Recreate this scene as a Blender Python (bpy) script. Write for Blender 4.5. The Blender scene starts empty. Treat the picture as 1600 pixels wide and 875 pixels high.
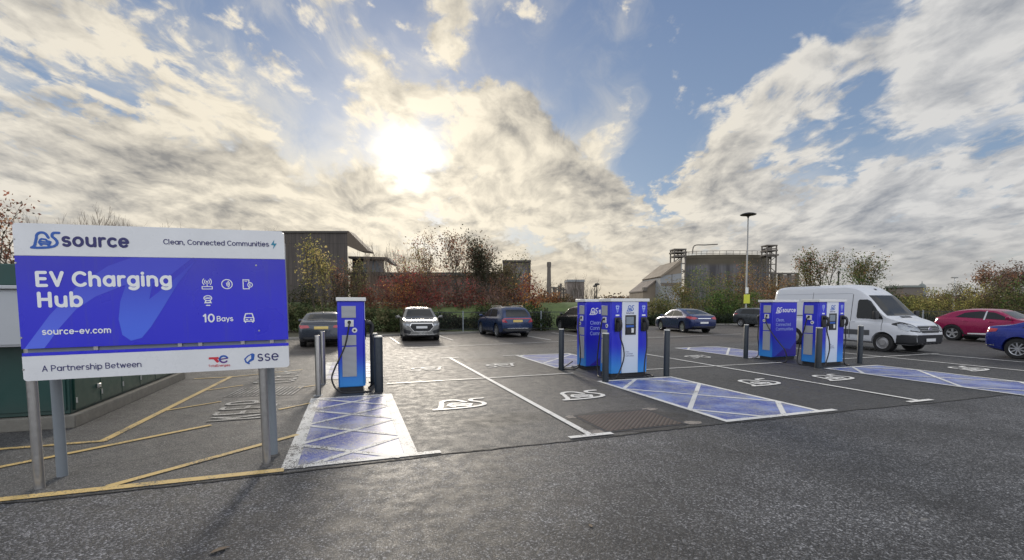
import bpy, bmesh, math, random
import numpy as np
from mathutils import Vector, Matrix
from mathutils.bvhtree import BVHTree
R = math.radians
scene = bpy.context.scene
COL = scene.collection
random.seed(7)
rng = np.random.default_rng(7)

# ------------------------------------------------------------------ camera
YAW, PITCH, EYE = R(19.15), R(2.94), 1.8
cam_d = bpy.data.cameras.new('camera')
cam = bpy.data.objects.new('camera', cam_d); COL.objects.link(cam)
cam.location = (0, 0, EYE)
cam.rotation_euler = (R(90) - PITCH, 0, -YAW)
cam_d.sensor_fit = 'HORIZONTAL'; cam_d.sensor_width = 36.0; cam_d.lens = 16.2
cam_d.shift_y = 0.0466
cam_d.clip_end = 6000
scene.camera = cam
scene.view_settings.view_transform = 'Standard'
scene.view_settings.look = 'None'
scene.view_settings.exposure = 0
scene.render.engine = 'CYCLES'
scene.cycles.use_denoising = True
scene.cycles.max_bounces = 6
scene.cycles.transparent_max_bounces = 8
scene.cycles.caustics_reflective = False
scene.cycles.caustics_refractive = False
scene.cycles.sample_clamp_indirect = 6

# ------------------------------------------------------------------ node helpers
class NT:
    """small helper for writing node graphs"""
    def __init__(s, tree): s.t = tree; s.n = tree.nodes; s.l = tree.links
    def new(s, ty, **kw):
        n = s.n.new(ty)
        for k, v in kw.items(): setattr(n, k, v)
        return n
    def put(s, sock, v):
        if hasattr(v, 'is_output'): s.l.new(v, sock)
        elif isinstance(v, (tuple, list)) and sock.type == 'RGBA' and len(v) == 3: sock.default_value = (*v, 1)
        else: sock.default_value = v
    def math(s, op, a, b=0.0, c=None, clamp=False):
        n = s.new('ShaderNodeMath', operation=op, use_clamp=clamp)
        s.put(n.inputs[0], a); s.put(n.inputs[1], b)
        if c is not None: s.put(n.inputs[2], c)
        return n.outputs[0]
    def add(s, a, b): return s.math('ADD', a, b)
    def sub(s, a, b): return s.math('SUBTRACT', a, b)
    def mul(s, a, b): return s.math('MULTIPLY', a, b)
    def div(s, a, b): return s.math('DIVIDE', a, b)
    def vec(s, op, a, b=None):
        n = s.new('ShaderNodeVectorMath', operation=op)
        s.put(n.inputs[0], a)
        if b is not None: s.put(n.inputs[1], b)
        return n.outputs['Value'] if op in ('DOT_PRODUCT', 'LENGTH', 'DISTANCE') else n.outputs[0]
    def scale(s, a, f):
        n = s.new('ShaderNodeVectorMath', operation='SCALE'); s.put(n.inputs[0], a); s.put(n.inputs['Scale'], f); return n.outputs[0]
    def comb(s, x, y, z):
        n = s.new('ShaderNodeCombineXYZ'); s.put(n.inputs[0], x); s.put(n.inputs[1], y); s.put(n.inputs[2], z); return n.outputs[0]
    def sep(s, v):
        n = s.new('ShaderNodeSeparateXYZ'); s.put(n.inputs[0], v); return n.outputs
    def ramp(s, v, a, b, c=0.0, d=1.0, smooth=True):
        n = s.new('ShaderNodeMapRange', interpolation_type='SMOOTHSTEP' if smooth else 'LINEAR')
        for i, q in enumerate((v, a, b, c, d)): s.put(n.inputs[i], q)
        return n.outputs[0]
    def noise(s, v, scale, detail=4.0, rough=0.5, dist=0.0, dim='3D', color=False):
        n = s.new('ShaderNodeTexNoise', noise_dimensions=dim)
        if v is not None: s.put(n.inputs['Vector'], v)
        n.inputs['Scale'].default_value = scale; n.inputs['Detail'].default_value = detail
        n.inputs['Roughness'].default_value = rough; n.inputs['Distortion'].default_value = dist
        return n.outputs['Color' if color else 'Fac']
    def voro(s, v, scale, feature='F1', out='Distance', rand=1.0):
        n = s.new('ShaderNodeTexVoronoi', feature=feature)
        if v is not None: s.put(n.inputs['Vector'], v)
        n.inputs['Scale'].default_value = scale; n.inputs['Randomness'].default_value = rand
        return n.outputs[out]
    def mix(s, f, a, b, mode='MIX'):
        n = s.new('ShaderNodeMix', data_type='RGBA', blend_type=mode)
        s.put(n.inputs[0], f); s.put(n.inputs[6], a); s.put(n.inputs[7], b); return n.outputs[2]
    def cramp(s, v, stops):
        n = s.new('ShaderNodeValToRGB'); s.put(n.inputs[0], v)
        e = n.color_ramp.elements
        while len(e) < len(stops): e.new(0.5)
        for k, (p, c) in enumerate(stops): e[k].position = p; e[k].color = (*c, 1)
        return n.outputs[0]

# ------------------------------------------------------------------ sun and sky
SUN_AZ, SUN_EL = R(6.8), R(16.7)
sdir = Vector((math.sin(SUN_AZ) * math.cos(SUN_EL), math.cos(SUN_AZ) * math.cos(SUN_EL), math.sin(SUN_EL)))
sl = bpy.data.lights.new('sun', 'SUN'); sl.energy = 2.0; sl.angle = R(9.0); sl.color = (1.0, 0.90, 0.76)
so = bpy.data.objects.new('sun', sl); COL.objects.link(so)
so.rotation_euler = sdir.to_track_quat('Z', 'Y').to_euler(); so.location = (0, 0, 40)

def azel(az, el):
    a, e = R(az), R(el)
    return (math.sin(a) * math.cos(e), math.cos(a) * math.cos(e), math.sin(e))

def build_world():
    w = bpy.data.worlds.new('World'); scene.world = w; w.use_nodes = True
    g = NT(w.node_tree); g.n.clear()
    out = g.new('ShaderNodeOutputWorld'); bg = g.new('ShaderNodeBackground')
    g.l.new(bg.outputs[0], out.inputs[0]); bg.inputs[1].default_value = 0.1
    sky = g.new('ShaderNodeTexSky', sky_type='NISHITA', sun_disc=False)
    sky.sun_elevation = SUN_EL; sky.sun_rotation = SUN_AZ
    sky.air_density = 1.0; sky.dust_density = 0.6; sky.ozone_density = 2.0
    d = g.vec('NORMALIZE', g.new('ShaderNodeTexCoord').outputs['Generated'])
    x, y, z = g.sep(d)
    zc = g.math('MAXIMUM', z, 0.0)
    den = g.add(zc, 0.26)
    lat = g.vec('DOT_PRODUCT', d, (math.cos(YAW), -math.sin(YAW), 0))
    fwd = g.vec('DOT_PRODUCT', d, (math.sin(YAW), math.cos(YAW), 0))
    u, v = g.div(lat, den), g.div(fwd, den)
    p = g.comb(g.mul(u, 1.7), g.mul(v, 1.15), 3.1)
    warp = g.noise(p, 1.3, 3, 0.5, color=True)
    pw = g.vec('ADD', p, g.scale(g.vec('SUBTRACT', warp, (0.5, 0.5, 0.5)), 0.45))
    ssun = g.vec('DOT_PRODUCT', d, tuple(sdir))
    # where the cloud deck is thick or broken: soft patches of sky given by azimuth, elevation, radius, weight
    cov = None
    for az, el, rad, wt in SKY_PATCHES:
        q = g.ramp(g.vec('DOT_PRODUCT', d, azel(az, el)), math.cos(R(rad)), math.cos(R(rad * 0.15)), 0.0, wt)
        cov = q if cov is None else g.add(cov, q)
    # low cloud towards the horizon
    cov = g.add(cov, g.ramp(z, 0.36, 0.12, 0.0, 0.16))
    # main deck
    def deck(vec):
        n1 = g.noise(vec, 1.9, 8, 0.56)
        return n1
    n1 = deck(pw)
    tow = g.vec('ADD', pw, (-0.03, 0.075, 0.0))
    n2 = deck(tow)
    bil = g.math('ABSOLUTE', g.sub(g.noise(pw, 4.2, 3, 0.5), 0.5)); puff = g.add(g.mul(g.sub(0.16, bil), 1.3), g.noise(pw, 9.0, 6, 0.6))
    dens = g.add(g.add(g.add(g.mul(g.sub(n1, 0.5), 1.75), 0.5), g.mul(g.sub(puff, 0.5), 0.34)), g.add(g.mul(g.sub(g.noise(pw, 13.0, 6, 0.64), 0.5), 0.34), g.mul(cov, 0.60)))
    # mackerel ripples
    rip = g.noise(g.comb(g.mul(u, 1.3), g.mul(v, 1.1), 0.0), 13.0, 5, 0.6, 0.5)
    ripm = g.noise(p, 1.1, 2, 0.5)
    dens = g.add(dens, g.mul(g.sub(rip, 0.5), g.ramp(ripm, 0.40, 0.60, 0.10, 0.75)))
    alpha = g.ramp(dens, 0.40, 0.62)
    thick = g.ramp(dens, 0.60, 1.05)
    nmid = g.noise(g.vec('ADD', pw, (4.0, 9.0, 2.0)), 5.0, 6, 0.58)
    relief = g.add(g.add(g.mul(g.sub(n1, n2), 4.6), g.mul(g.sub(puff, 0.5), 1.0)), g.mul(g.sub(nmid, 0.5), 1.35))
    # cloud colour: warm white edges, grey undersides
    lit = g.math('ADD', g.sub(0.69, g.mul(thick, 0.40)), g.mul(relief, 0.90), clamp=True)
    warm = g.ramp(ssun, 0.60, 0.985, 0.0, 1.0)
    c_dark = g.mix(warm, (2.7, 2.95, 3.4), (3.1, 3.0, 2.85))
    c_lite = g.mix(warm, (6.9, 6.85, 6.75), (9.0, 8.2, 6.7))
    ccol = g.mix(lit, c_dark, c_lite)
    # clear blue
    blue = g.mix(0.75, g.scale(sky.outputs[0], 1.0), g.cramp(zc, [(0.0, (0.62, 0.62, 0.58)), (0.22, (0.26, 0.40, 0.62)), (0.55, (0.135, 0.225, 0.43)), (1.0, (0.06, 0.12, 0.30))]), 'MIX')
    blue = g.mix(0.7, sky.outputs[0], g.scale(g.cramp(zc, [(0.0, (0.62, 0.62, 0.58)), (0.22, (0.25, 0.36, 0.53)), (0.55, (0.135, 0.225, 0.43)), (1.0, (0.06, 0.12, 0.30))]), 10.0))
    blue = g.mix(0.14, blue, (3.2, 3.5, 4.2))
    # thin streaky cirrus drawn out along the wind
    cv = g.vec('ADD', g.comb(g.mul(u, 2.6), g.mul(v, 0.75), 7.7), g.scale(g.vec('SUBTRACT', warp, (0.5, 0.5, 0.5)), 1.5))
    cir = g.noise(cv, 1.5, 9, 0.62)
    cirm = g.noise(p, 0.8, 2, 0.5)
    ca = g.mul(g.ramp(g.add(cir, g.mul(cov, 0.25)), 0.38, 0.72), g.ramp(cirm, 0.28, 0.58, 0.25, 0.85))
    base = g.mix(ca, blue, g.mix(warm, (6.0, 6.2, 6.5), (8.4, 7.8, 6.6)))
    col = g.mix(alpha, base, ccol)
    # haze by the horizon
    hz = g.ramp(z, 0.17, 0.0, 0.0, 0.55)
    col = g.mix(hz, col, g.mix(warm, (4.6, 4.4, 4.0), (7.4, 6.2, 4.4)))
    # glow of the sun through the cloud
    gl1 = g.math('POWER', g.math('MAXIMUM', ssun, 0.0), 1200.0)
    gl2 = g.math('POWER', g.math('MAXIMUM', ssun, 0.0), 40.0)
    br = g.add(0.55, g.mul(lit, 0.8))
    col = g.mix(1.0, col, g.scale((1.0, 0.93, 0.78), g.mul(g.mul(gl1, 20.0), g.math('POWER', g.add(0.45, lit), 2.0))), 'ADD')
    col = g.mix(1.0, col, g.scale((1.0, 0.86, 0.62), g.mul(g.mul(gl2, 1.8), br)), 'ADD')
    # unseen sky opposite the sun: bright front-lit cloud added as fill light
    back = g.ramp(fwd, 0.15, -0.5, 0.0, 1.0)
    col = g.mix(back, col, g.mix(0.5, g.scale(col, 2.0), (15.5, 16.0, 17.0)))
    g.put(bg.inputs[0], col)
SKY_PATCHES = [
    (34.9, 28.2, 16, -0.34),
    (46.8, 27.9, 15, -0.26),
    (37.3, 15.4, 7, -0.4),
    (33.7, 17.6, 5, -0.2),
    (23.8, 26.2, 10, -0.3),
    (16.1, 29.1, 6, -0.22),
    (52.9, 16.0, 8, -0.36),
    (59.4, 14.3, 8, -0.3),
    (65.1, 13.8, 7, -0.22),
    (57.1, 25.7, 8, -0.24),
    (-3.0, 21.6, 8, -0.34),
    (-17.4, 24.2, 9, -0.26),
    (-23.9, 18.8, 7, -0.22),
    (-12.6, 27.4, 9, -0.2),
    (-4.8, 27.0, 7, -0.16),
    (2.6, 28.2, 6, -0.14),
    (-25.8, 20.9, 8, 0.16),
    (-20.1, 16.7, 12, 0.12),
    (-9.5, 14.4, 14, 0.12),
    (0.9, 10.0, 14, 0.1),
    (-23.4, 10.0, 16, 0.1),
    (6.8, 16.7, 10, 0.1),
    (22.3, 17.7, 8, 0.3),
    (28.8, 15.8, 7, 0.36),
    (19.1, 22.8, 5, 0.42),
    (2.2, 24.9, 5, 0.26),
    (11.5, 29.8, 4, 0.36),
    (7.0, 30.8, 6, -0.34),
    (14.5, 25.6, 6, -0.34),
    (11.5, 35.3, 8, -0.2),
    (6.9, 25.7, 4, -0.2),
    (31.4, 20.7, 5, 0.34),
    (40.0, 18.6, 6, 0.36),
    (44.6, 19.0, 6, 0.26),
    (49.4, 20.5, 6, 0.26),
    (54.3, 21.4, 6, 0.24),
    (59.5, 21.8, 7, 0.22),
    (64.4, 22.1, 8, 0.16),
    (62.6, 18.2, 5, 0.12),
    (44.8, 11.8, 9, 0.2),
    (56.1, 10.8, 10, 0.14),
    (63.0, 7.6, 14, 0.18),
    (31.6, 9.5, 12, 0.14),
    (53.7, 6.1, 16, 0.12),
]
build_world()

# ------------------------------------------------------------------ mesh helpers
class MB:
    def __init__(s): s.v = []; s.f = []; s.m = []; s.mi = 0
    def add(s, vs, fs):
        o = len(s.v); s.v += [tuple(p) for p in vs]
        for f in fs: s.f.append(tuple(i + o for i in f)); s.m.append(s.mi)
        return s
    def box(s, x0, x1, y0, y1, z0, z1):
        return s.add([(x0,y0,z0),(x1,y0,z0),(x1,y1,z0),(x0,y1,z0),(x0,y0,z1),(x1,y0,z1),(x1,y1,z1),(x0,y1,z1)],
                     [(3,2,1,0),(4,5,6,7),(0,1,5,4),(1,2,6,5),(2,3,7,6),(3,0,4,7)])
    def quad(s, a, b, c, d): return s.add([a, b, c, d], [(0, 1, 2, 3)])
    def poly(s, pts): return s.add(pts, [tuple(range(len(pts)))])
    def tube(s, path, r, n=8, cap=True):
        P = [Vector(p) for p in path]; k = len(P)
        rs = r if isinstance(r, (list, tuple)) else [r] * k
        vs = []; up = None
        for i in range(k):
            t = (P[min(i + 1, k - 1)] - P[max(i - 1, 0)]).normalized()
            if up is None:
                up = Vector((0, 0, 1)) if abs(t.z) < 0.9 else Vector((1, 0, 0))
            a = t.cross(up)
            if a.length < 1e-6: a = t.cross(Vector((0, 1, 0)))
            a.normalize(); b = a.cross(t); up = b
            for j in range(n):
                q = 2 * math.pi * j / n
                vs.append(P[i] + (a * math.cos(q) + b * math.sin(q)) * rs[i])
        fs = []
        for i in range(k - 1):
            for j in range(n):
                j2 = (j + 1) % n
                fs.append((i*n+j, i*n+j2, (i+1)*n+j2, (i+1)*n+j))
        if cap: fs.append(tuple(range(n))[::-1]); fs.append(tuple((k-1)*n + j for j in range(n)))
        return s.add(vs, [f[::-1] for f in fs])
    def cyl(s, x, y, z0, z1, r, n=20, r1=None): return s.tube([(x, y, z0), (x, y, z1)], [r, r if r1 is None else r1], n)
    def lathe(s, prof, axis='z', c=(0, 0, 0), n=24):
        vs = []; fs = []; k = len(prof)
        for (h, r) in prof:
            for j in range(n):
                q = 2 * math.pi * j / n; a, b = r * math.cos(q), r * math.sin(q)
                p = (a, b, h) if axis == 'z' else ((h, a, b) if axis == 'x' else (b, h, a))
                vs.append((c[0]+p[0], c[1]+p[1], c[2]+p[2]))
        for i in range(k - 1):
            for j in range(n):
                j2 = (j + 1) % n; fs.append((i*n+j, i*n+j2, (i+1)*n+j2, (i+1)*n+j))
        fs.append(tuple(range(n))[::-1]); fs.append(tuple((k-1)*n+j for j in range(n)))
        return s.add(vs, fs)
    def prism(s, poly, a0, a1, axis='y'):
        """polygon in 2D pushed along an axis: 'y' takes (x,z), 'x' takes (y,z), 'z' takes (x,y)"""
        n = len(poly)
        def P(p, a): return (p[0], a, p[1]) if axis == 'y' else ((a, p[0], p[1]) if axis == 'x' else (p[0], p[1], a))
        vs = [P(p, a0) for p in poly] + [P(p, a1) for p in poly]
        fs = [tuple(range(n)), tuple(range(2*n-1, n-1, -1))] + [((i+1) % n, i, i+n, (i+1) % n+n) for i in range(n)]
        return s.add(vs, fs)
    def build(s, name, mat=None, parent=None, smooth=None, bevel=0.0, seg=2, fixn=True):
        me = bpy.data.meshes.new(name); me.from_pydata(s.v, [], s.f)
        mats = mat if isinstance(mat, (list, tuple)) else [mat]
        for m in mats: me.materials.append(m)
        if len(mats) > 1: me.polygons.foreach_set('material_index', s.m)
        if fixn:
            b = bmesh.new(); b.from_mesh(me); bmesh.ops.recalc_face_normals(b, faces=b.faces); b.to_mesh(me); b.free()
        o = bpy.data.objects.new(name, me); COL.objects.link(o)
        if parent is not None: o.parent = parent
        if smooth is not None: sharp(me, smooth)
        if bevel:
            md = o.modifiers.new('bevel', 'BEVEL'); md.width = bevel; md.segments = seg; md.limit_method = 'ANGLE'; md.angle_limit = R(40)
            md.harden_normals = False
            sharp(me, 60)
        return o
def sharp(me, deg):
    me.polygons.foreach_set('use_smooth', [True] * len(me.polygons))
    me.set_sharp_from_angle(angle=R(deg))
def tag(o, label=None, cat=None, group=None, kind=None):
    if label: o['label'] = label
    if cat: o['category'] = cat
    if group: o['group'] = group
    if kind: o['kind'] = kind
    return o
def thing(name, label, cat, loc=(0, 0, 0), rz=0.0, group=None):
    o = bpy.data.objects.new(name, None); COL.objects.link(o); o.empty_display_size = 0.2
    o.location = loc; o.rotation_euler = (0, 0, rz)
    return tag(o, label, cat, group)

# ------------------------------------------------------------------ materials
def material(name, color=(0.5, 0.5, 0.5), rough=0.5, metal=0.0, var=0.12, vscale=6.0, bump=0.0, bscale=30.0, spec=0.5, coat=0.0, rvar=0.15, grime=0.0):
    m = bpy.data.materials.new(name); m.use_nodes = True
    g = NT(m.node_tree); b = g.n['Principled BSDF']
    co = g.new('ShaderNodeTexCoord').outputs['Object']
    n = g.noise(co, vscale, 5, 0.6)
    lo = tuple(c * (1 - var) for c in color); hi = tuple(min(1, c * (1 + var)) for c in color)
    c = g.mix(n, lo, hi)
    if grime:
        z = g.sep(co)[2]
        gm = g.mul(g.ramp(g.add(z, g.mul(g.sub(g.noise(co, 9, 4, 0.6), 0.5), 0.25)), 0.55, 0.02), grime)
        c = g.mix(gm, c, (0.06, 0.055, 0.05))
    g.put(b.inputs['Base Color'], c)
    g.put(b.inputs['Roughness'], g.ramp(g.noise(co, vscale * 2.3, 4, 0.6), 0.3, 0.7, max(0.02, rough - rvar * rough), min(1, rough + rvar * rough)))
    b.inputs['Metallic'].default_value = metal; b.inputs['Specular IOR Level'].default_value = spec
    if coat: b.inputs['Coat Weight'].default_value = coat; b.inputs['Coat Roughness'].default_value = 0.06
    if bump:
        bp = g.new('ShaderNodeBump'); bp.inputs['Strength'].default_value = bump; bp.inputs['Distance'].default_value = 0.02
        g.put(bp.inputs['Height'], g.noise(co, bscale, 5, 0.6)); g.l.new(bp.outputs[0], b.inputs['Normal'])
    return m

def asphalt_nodes(g, co, scale, lo, hi, patch=0.4):
    """aggregate in binder: returns colour, height"""
    cell = g.sep(g.voro(co, scale, out='Color'))[0]
    dist = g.voro(co, scale)
    big = g.noise(co, 0.55, 5, 0.6)
    mid = g.noise(co, 5.0, 5, 0.65)
    chip = g.math('POWER', cell, 3.6)
    fine = g.sep(g.voro(co, scale * 2.3, out='Color'))[1]
    gap = g.ramp(g.voro(co, scale, feature='DISTANCE_TO_EDGE'), 0.0, 0.16)
    chip = g.mul(g.add(g.mul(chip, 0.8), g.mul(g.math('POWER', fine, 4.0), 0.35)), g.add(0.25, g.mul(gap, 0.75)))
    c = g.mix(chip, lo, hi)
    k = g.add(1.0 - patch * 0.5, g.mul(g.add(g.sub(big, 0.5), g.mul(g.sub(mid, 0.5), 0.7)), patch * 2))
    c = g.scale(c, k)
    h = g.add(g.add(g.mul(cell, 0.5), g.mul(gap, 0.4)), g.mul(fine, 0.25))
    return c, h, big, mid

def asphalt(name, scale, lo, hi, bump, rough=0.62, newer=False, patch=0.4):
    m = bpy.data.materials.new(name); m.use_nodes = True
    g = NT(m.node_tree); b = g.n['Principled BSDF']
    co = g.new('ShaderNodeTexCoord').outputs['Object']
    c, h, big, mid = asphalt_nodes(g, co, scale, lo, hi, patch)
    x, y, z = g.sep(co)
    if newer:
        # fresher, darker tarmac in the bays on the right, plus dimmer light painted in
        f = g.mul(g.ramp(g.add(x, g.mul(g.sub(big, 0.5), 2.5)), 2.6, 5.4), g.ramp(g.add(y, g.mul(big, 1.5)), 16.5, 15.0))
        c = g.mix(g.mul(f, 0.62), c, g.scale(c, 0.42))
        # worn tracks and damp stains
        st = g.noise(g.comb(g.mul(x, 0.35), g.mul(y, 1.4), 0.0), 1.1, 6, 0.65)
        c = g.mix(g.mul(g.ramp(st, 0.56, 0.68), 0.55), c, g.scale(c, 0.45))
        c = g.mix(g.mul(g.ramp(st, 0.46, 0.30), 0.4), c, g.scale(c, 1.5))
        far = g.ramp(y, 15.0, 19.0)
        shade_strk = g.noise(g.comb(g.mul(g.add(x, g.mul(y, -.12)), 0.12), g.mul(g.add(y, g.mul(x, -.15)), 0.95), 4.0), 1.0, 6, 0.65)
        c = g.mix(g.mul(far, 0.6), c, g.scale((0.120, 0.10, 0.082), g.add(0.45, g.mul(mid, 0.8))))  # warm sunlight painted into the far tarmac colour
        c = g.mix(g.mul(g.ramp(y, 12.0, 18.0), g.mul(g.ramp(shade_strk, 0.50, 0.62), 0.75)), c, (0.030, 0.027, 0.026))  # streaks of tree shadow painted dark into the tarmac
        oil = g.vec('DISTANCE', g.comb(g.mul(x, 0.55), y, g.mul(mid, .9)), (4.0 * 0.55, 14.2, .45))
        c = g.mix(g.mul(g.ramp(oil, 0.75, 0.25), 0.75), c, (0.022, 0.020, 0.020))
        oil2 = g.vec('DISTANCE', g.comb(g.mul(x, 0.6), g.mul(y, 1.2), g.mul(big, 1.6)), (2.2 * 0.6, 6.75 * 1.2, .8))
        c = g.mix(g.mul(g.ramp(oil2, 0.7, 0.2), 0.6), c, (0.024, 0.022, 0.021))
    else:
        st = g.noise(co, 0.9, 6, 0.7)
        c = g.mix(g.mul(g.ramp(st, 0.52, 0.70), 0.55), c, g.scale(c, 1.7))
        c = g.mix(g.mul(g.ramp(st, 0.46, 0.32), 0.5), c, g.scale(c, 0.55))
        sp = g.noise(co, 2.6, 3, 0.6)
        yy = g.add(y, g.add(g.mul(x, 0.10), g.mul(big, 0.5)))
        for y_t in (1.2, 2.75, 4.3):
            tr = g.ramp(g.math('ABSOLUTE', g.sub(yy, y_t)), 0.30, 0.05)
            c = g.mix(g.mul(tr, g.mul(g.ramp(mid, 0.35, 0.65), 0.32)), c, g.scale(c, 0.45))
        c = g.mix(g.mul(g.ramp(sp, 0.70, 0.76), 0.5), c, (0.26, 0.25, 0.23))
    g.put(b.inputs['Base Color'], c)
    g.put(b.inputs['Roughness'], g.ramp(mid, 0.3, 0.7, rough - 0.08, rough + 0.1))
    b.inputs['Specular IOR Level'].default_value = 0.42
    bp = g.new('ShaderNodeBump'); bp.inputs['Strength'].default_value = bump; bp.inputs['Distance'].default_value = 0.006
    g.put(bp.inputs['Height'], h); g.l.new(bp.outputs[0], b.inputs['Normal'])
    return m

def paint_mat(name, col, wear, under=(0.075, 0.07, 0.065), rough=0.5, col2=None):
    """road paint that lets the tarmac show where it has worn"""
    m = bpy.data.materials.new(name); m.use_nodes = True
    g = NT(m.node_tree); b = g.n['Principled BSDF']
    co = g.new('ShaderNodeTexCoord').outputs['Object']
    cell = g.sep(g.voro(co, 85, out='Color'))[0]
    n = g.noise(co, 2.2, 5, 0.65); n2 = g.noise(co, 22, 4, 0.6)
    w = g.add(g.add(g.mul(cell, 0.28), g.mul(n, 0.85)), g.mul(n2, 0.30))
    f = g.ramp(w, 1.02 - wear, 1.16 - wear)
    pc = g.mix(g.noise(co, 3.0, 4, 0.6), tuple(c * 0.8 for c in col), col)
    if col2:
        pn_ = g.add(g.noise(co, 1.3, 5, 0.65), g.mul(g.sub(n2, 0.5), 0.25)); pc = g.mix(g.ramp(pn_, 0.40, 0.64), pc, col2)
    g.put(b.inputs['Base Color'], g.mix(f, pc, g.scale(under, g.add(0.5, cell))))
    b.inputs['Roughness'].default_value = rough
    bp = g.new('ShaderNodeBump'); bp.inputs['Strength'].default_value = 0.5; bp.inputs['Distance'].default_value = 0.004
    g.put(bp.inputs['Height'], cell); g.l.new(bp.outputs[0], b.inputs['Normal'])
    return m

M = {}
M['road'] = asphalt('coarse_tarmac', 70, (0.019, 0.020, 0.023), (0.50, 0.505, 0.53), 0.75, 0.56, patch=0.75)
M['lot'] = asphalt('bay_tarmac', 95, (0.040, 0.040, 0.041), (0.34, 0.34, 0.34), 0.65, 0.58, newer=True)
M['white_line'] = paint_mat('white_road_paint', (0.78, 0.77, 0.74), 0.20)
M['worn_white'] = paint_mat('worn_white_road_paint', (0.74, 0.73, 0.70), 0.28, rough=0.6)
M['faded_white'] = paint_mat('faded_white_road_paint', (0.52, 0.51, 0.48), 0.36, (0.12, 0.115, 0.105), rough=0.65)
M['yellow_line'] = paint_mat('yellow_road_paint', (0.66, 0.47, 0.18), 0.26)
M['blue_paint'] = paint_mat('blue_road_paint', (0.038, 0.070, 0.36), 0.32, (0.22, 0.23, 0.27), 0.38, (0.22, 0.28, 0.55))
M['worn_blue'] = paint_mat('worn_blue_road_paint', (0.07, 0.095, 0.38), 0.36, (0.25, 0.25, 0.29), 0.50, (0.25, 0.28, 0.50))
M['soil'] = material('verge_soil', (0.07, 0.065, 0.04), 0.95, var=0.4, vscale=1.5, bump=0.5)
M['grass'] = material('grass_turf', (0.085, 0.12, 0.035), 0.9, var=0.6, vscale=3.0, bump=0.8, bscale=18)
M['concrete'] = material('grey_concrete', (0.33, 0.32, 0.29), 0.85, var=0.25, vscale=4, bump=0.3)

# ------------------------------------------------------------------ ground
def sheet(name, pts, z, m):
    o = MB().poly([(x, y, z) for x, y in pts]).build(name, m)
    return tag(o, kind='structure')
sheet('ground', [(-3000, -400), (3000, -400), (3000, 4000), (-3000, 4000)], -0.03, M['soil'])
sheet('road', [(-60, -30), (60, -30), (60, 5.6), (-60, 5.6)], 0.0, M['road'])
edge = []
xx = -60.0
while xx < 60.0:
    edge.append((xx, 5.37 + 0.018 * math.sin(xx * 1.7) + random.uniform(-0.012, 0.012) + (0.05 * math.sin(xx * 0.35))))
    xx += 0.11 if -6 < xx < 16 else 1.0
edge.append((60, 5.37))
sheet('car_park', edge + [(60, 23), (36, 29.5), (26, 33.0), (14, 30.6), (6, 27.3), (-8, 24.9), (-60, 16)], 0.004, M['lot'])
# tar seam where the two surfaces meet
mb = MB()
for (a, b) in zip(edge, edge[1:]):
    if -6 < a[0] < 16:
        w = 0.012 + 0.018 * abs(math.sin(a[0] * 3.1) * math.sin(a[0] * 0.9 + 1))
        w2 = 0.012 + 0.018 * abs(math.sin(b[0] * 3.1) * math.sin(b[0] * 0.9 + 1))
        mb.quad((a[0], a[1] - w, 0.006), (b[0], b[1] - w2, 0.006), (b[0], b[1] + 0.01, 0.006), (a[0], a[1] + 0.01, 0.006))
tag(mb.build('tar_seam', material('tar', (0.018, 0.017, 0.016), 0.8)), kind='structure')

# painted lines: every strip a hair above the one before it
class Lines:
    def __init__(s, z): s.mb = MB(); s.z = z
    def line(s, a, b, w=0.1):
        a, b = Vector(a), Vector(b); d = (b - a).normalized(); n = Vector((-d.y, d.x)) * w / 2
        s.z += 0.00015
        k = max(1, int((b - a).length / 0.25)); 
        for i in range(k):
            p, q = a.lerp(b, i / k), a.lerp(b, (i + 1) / k)
            s.mb.quad((p.x-n.x, p.y-n.y, s.z), (q.x-n.x, q.y-n.y, s.z), (q.x+n.x, q.y+n.y, s.z), (p.x+n.x, p.y+n.y, s.z))
    def build(s, name, m): return tag(s.mb.build(name, m, fixn=False), kind='structure')
def clipseg(a, b, x0, x1, y0, y1):
    """clip a 2D segment to a rectangle"""
    t0, t1 = 0.0, 1.0; dx, dy = b[0]-a[0], b[1]-a[1]
    for p, q in ((-dx, a[0]-x0), (dx, x1-a[0]), (-dy, a[1]-y0), (dy, y1-a[1])):
        if abs(p) < 1e-9:
            if q < 0: return None
        else:
            r = q / p
            if p < 0: t0 = max(t0, r)
            else: t1 = min(t1, r)
    if t0 >= t1: return None
    return (a[0]+dx*t0, a[1]+dy*t0), (a[0]+dx*t1, a[1]+dy*t1)

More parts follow.
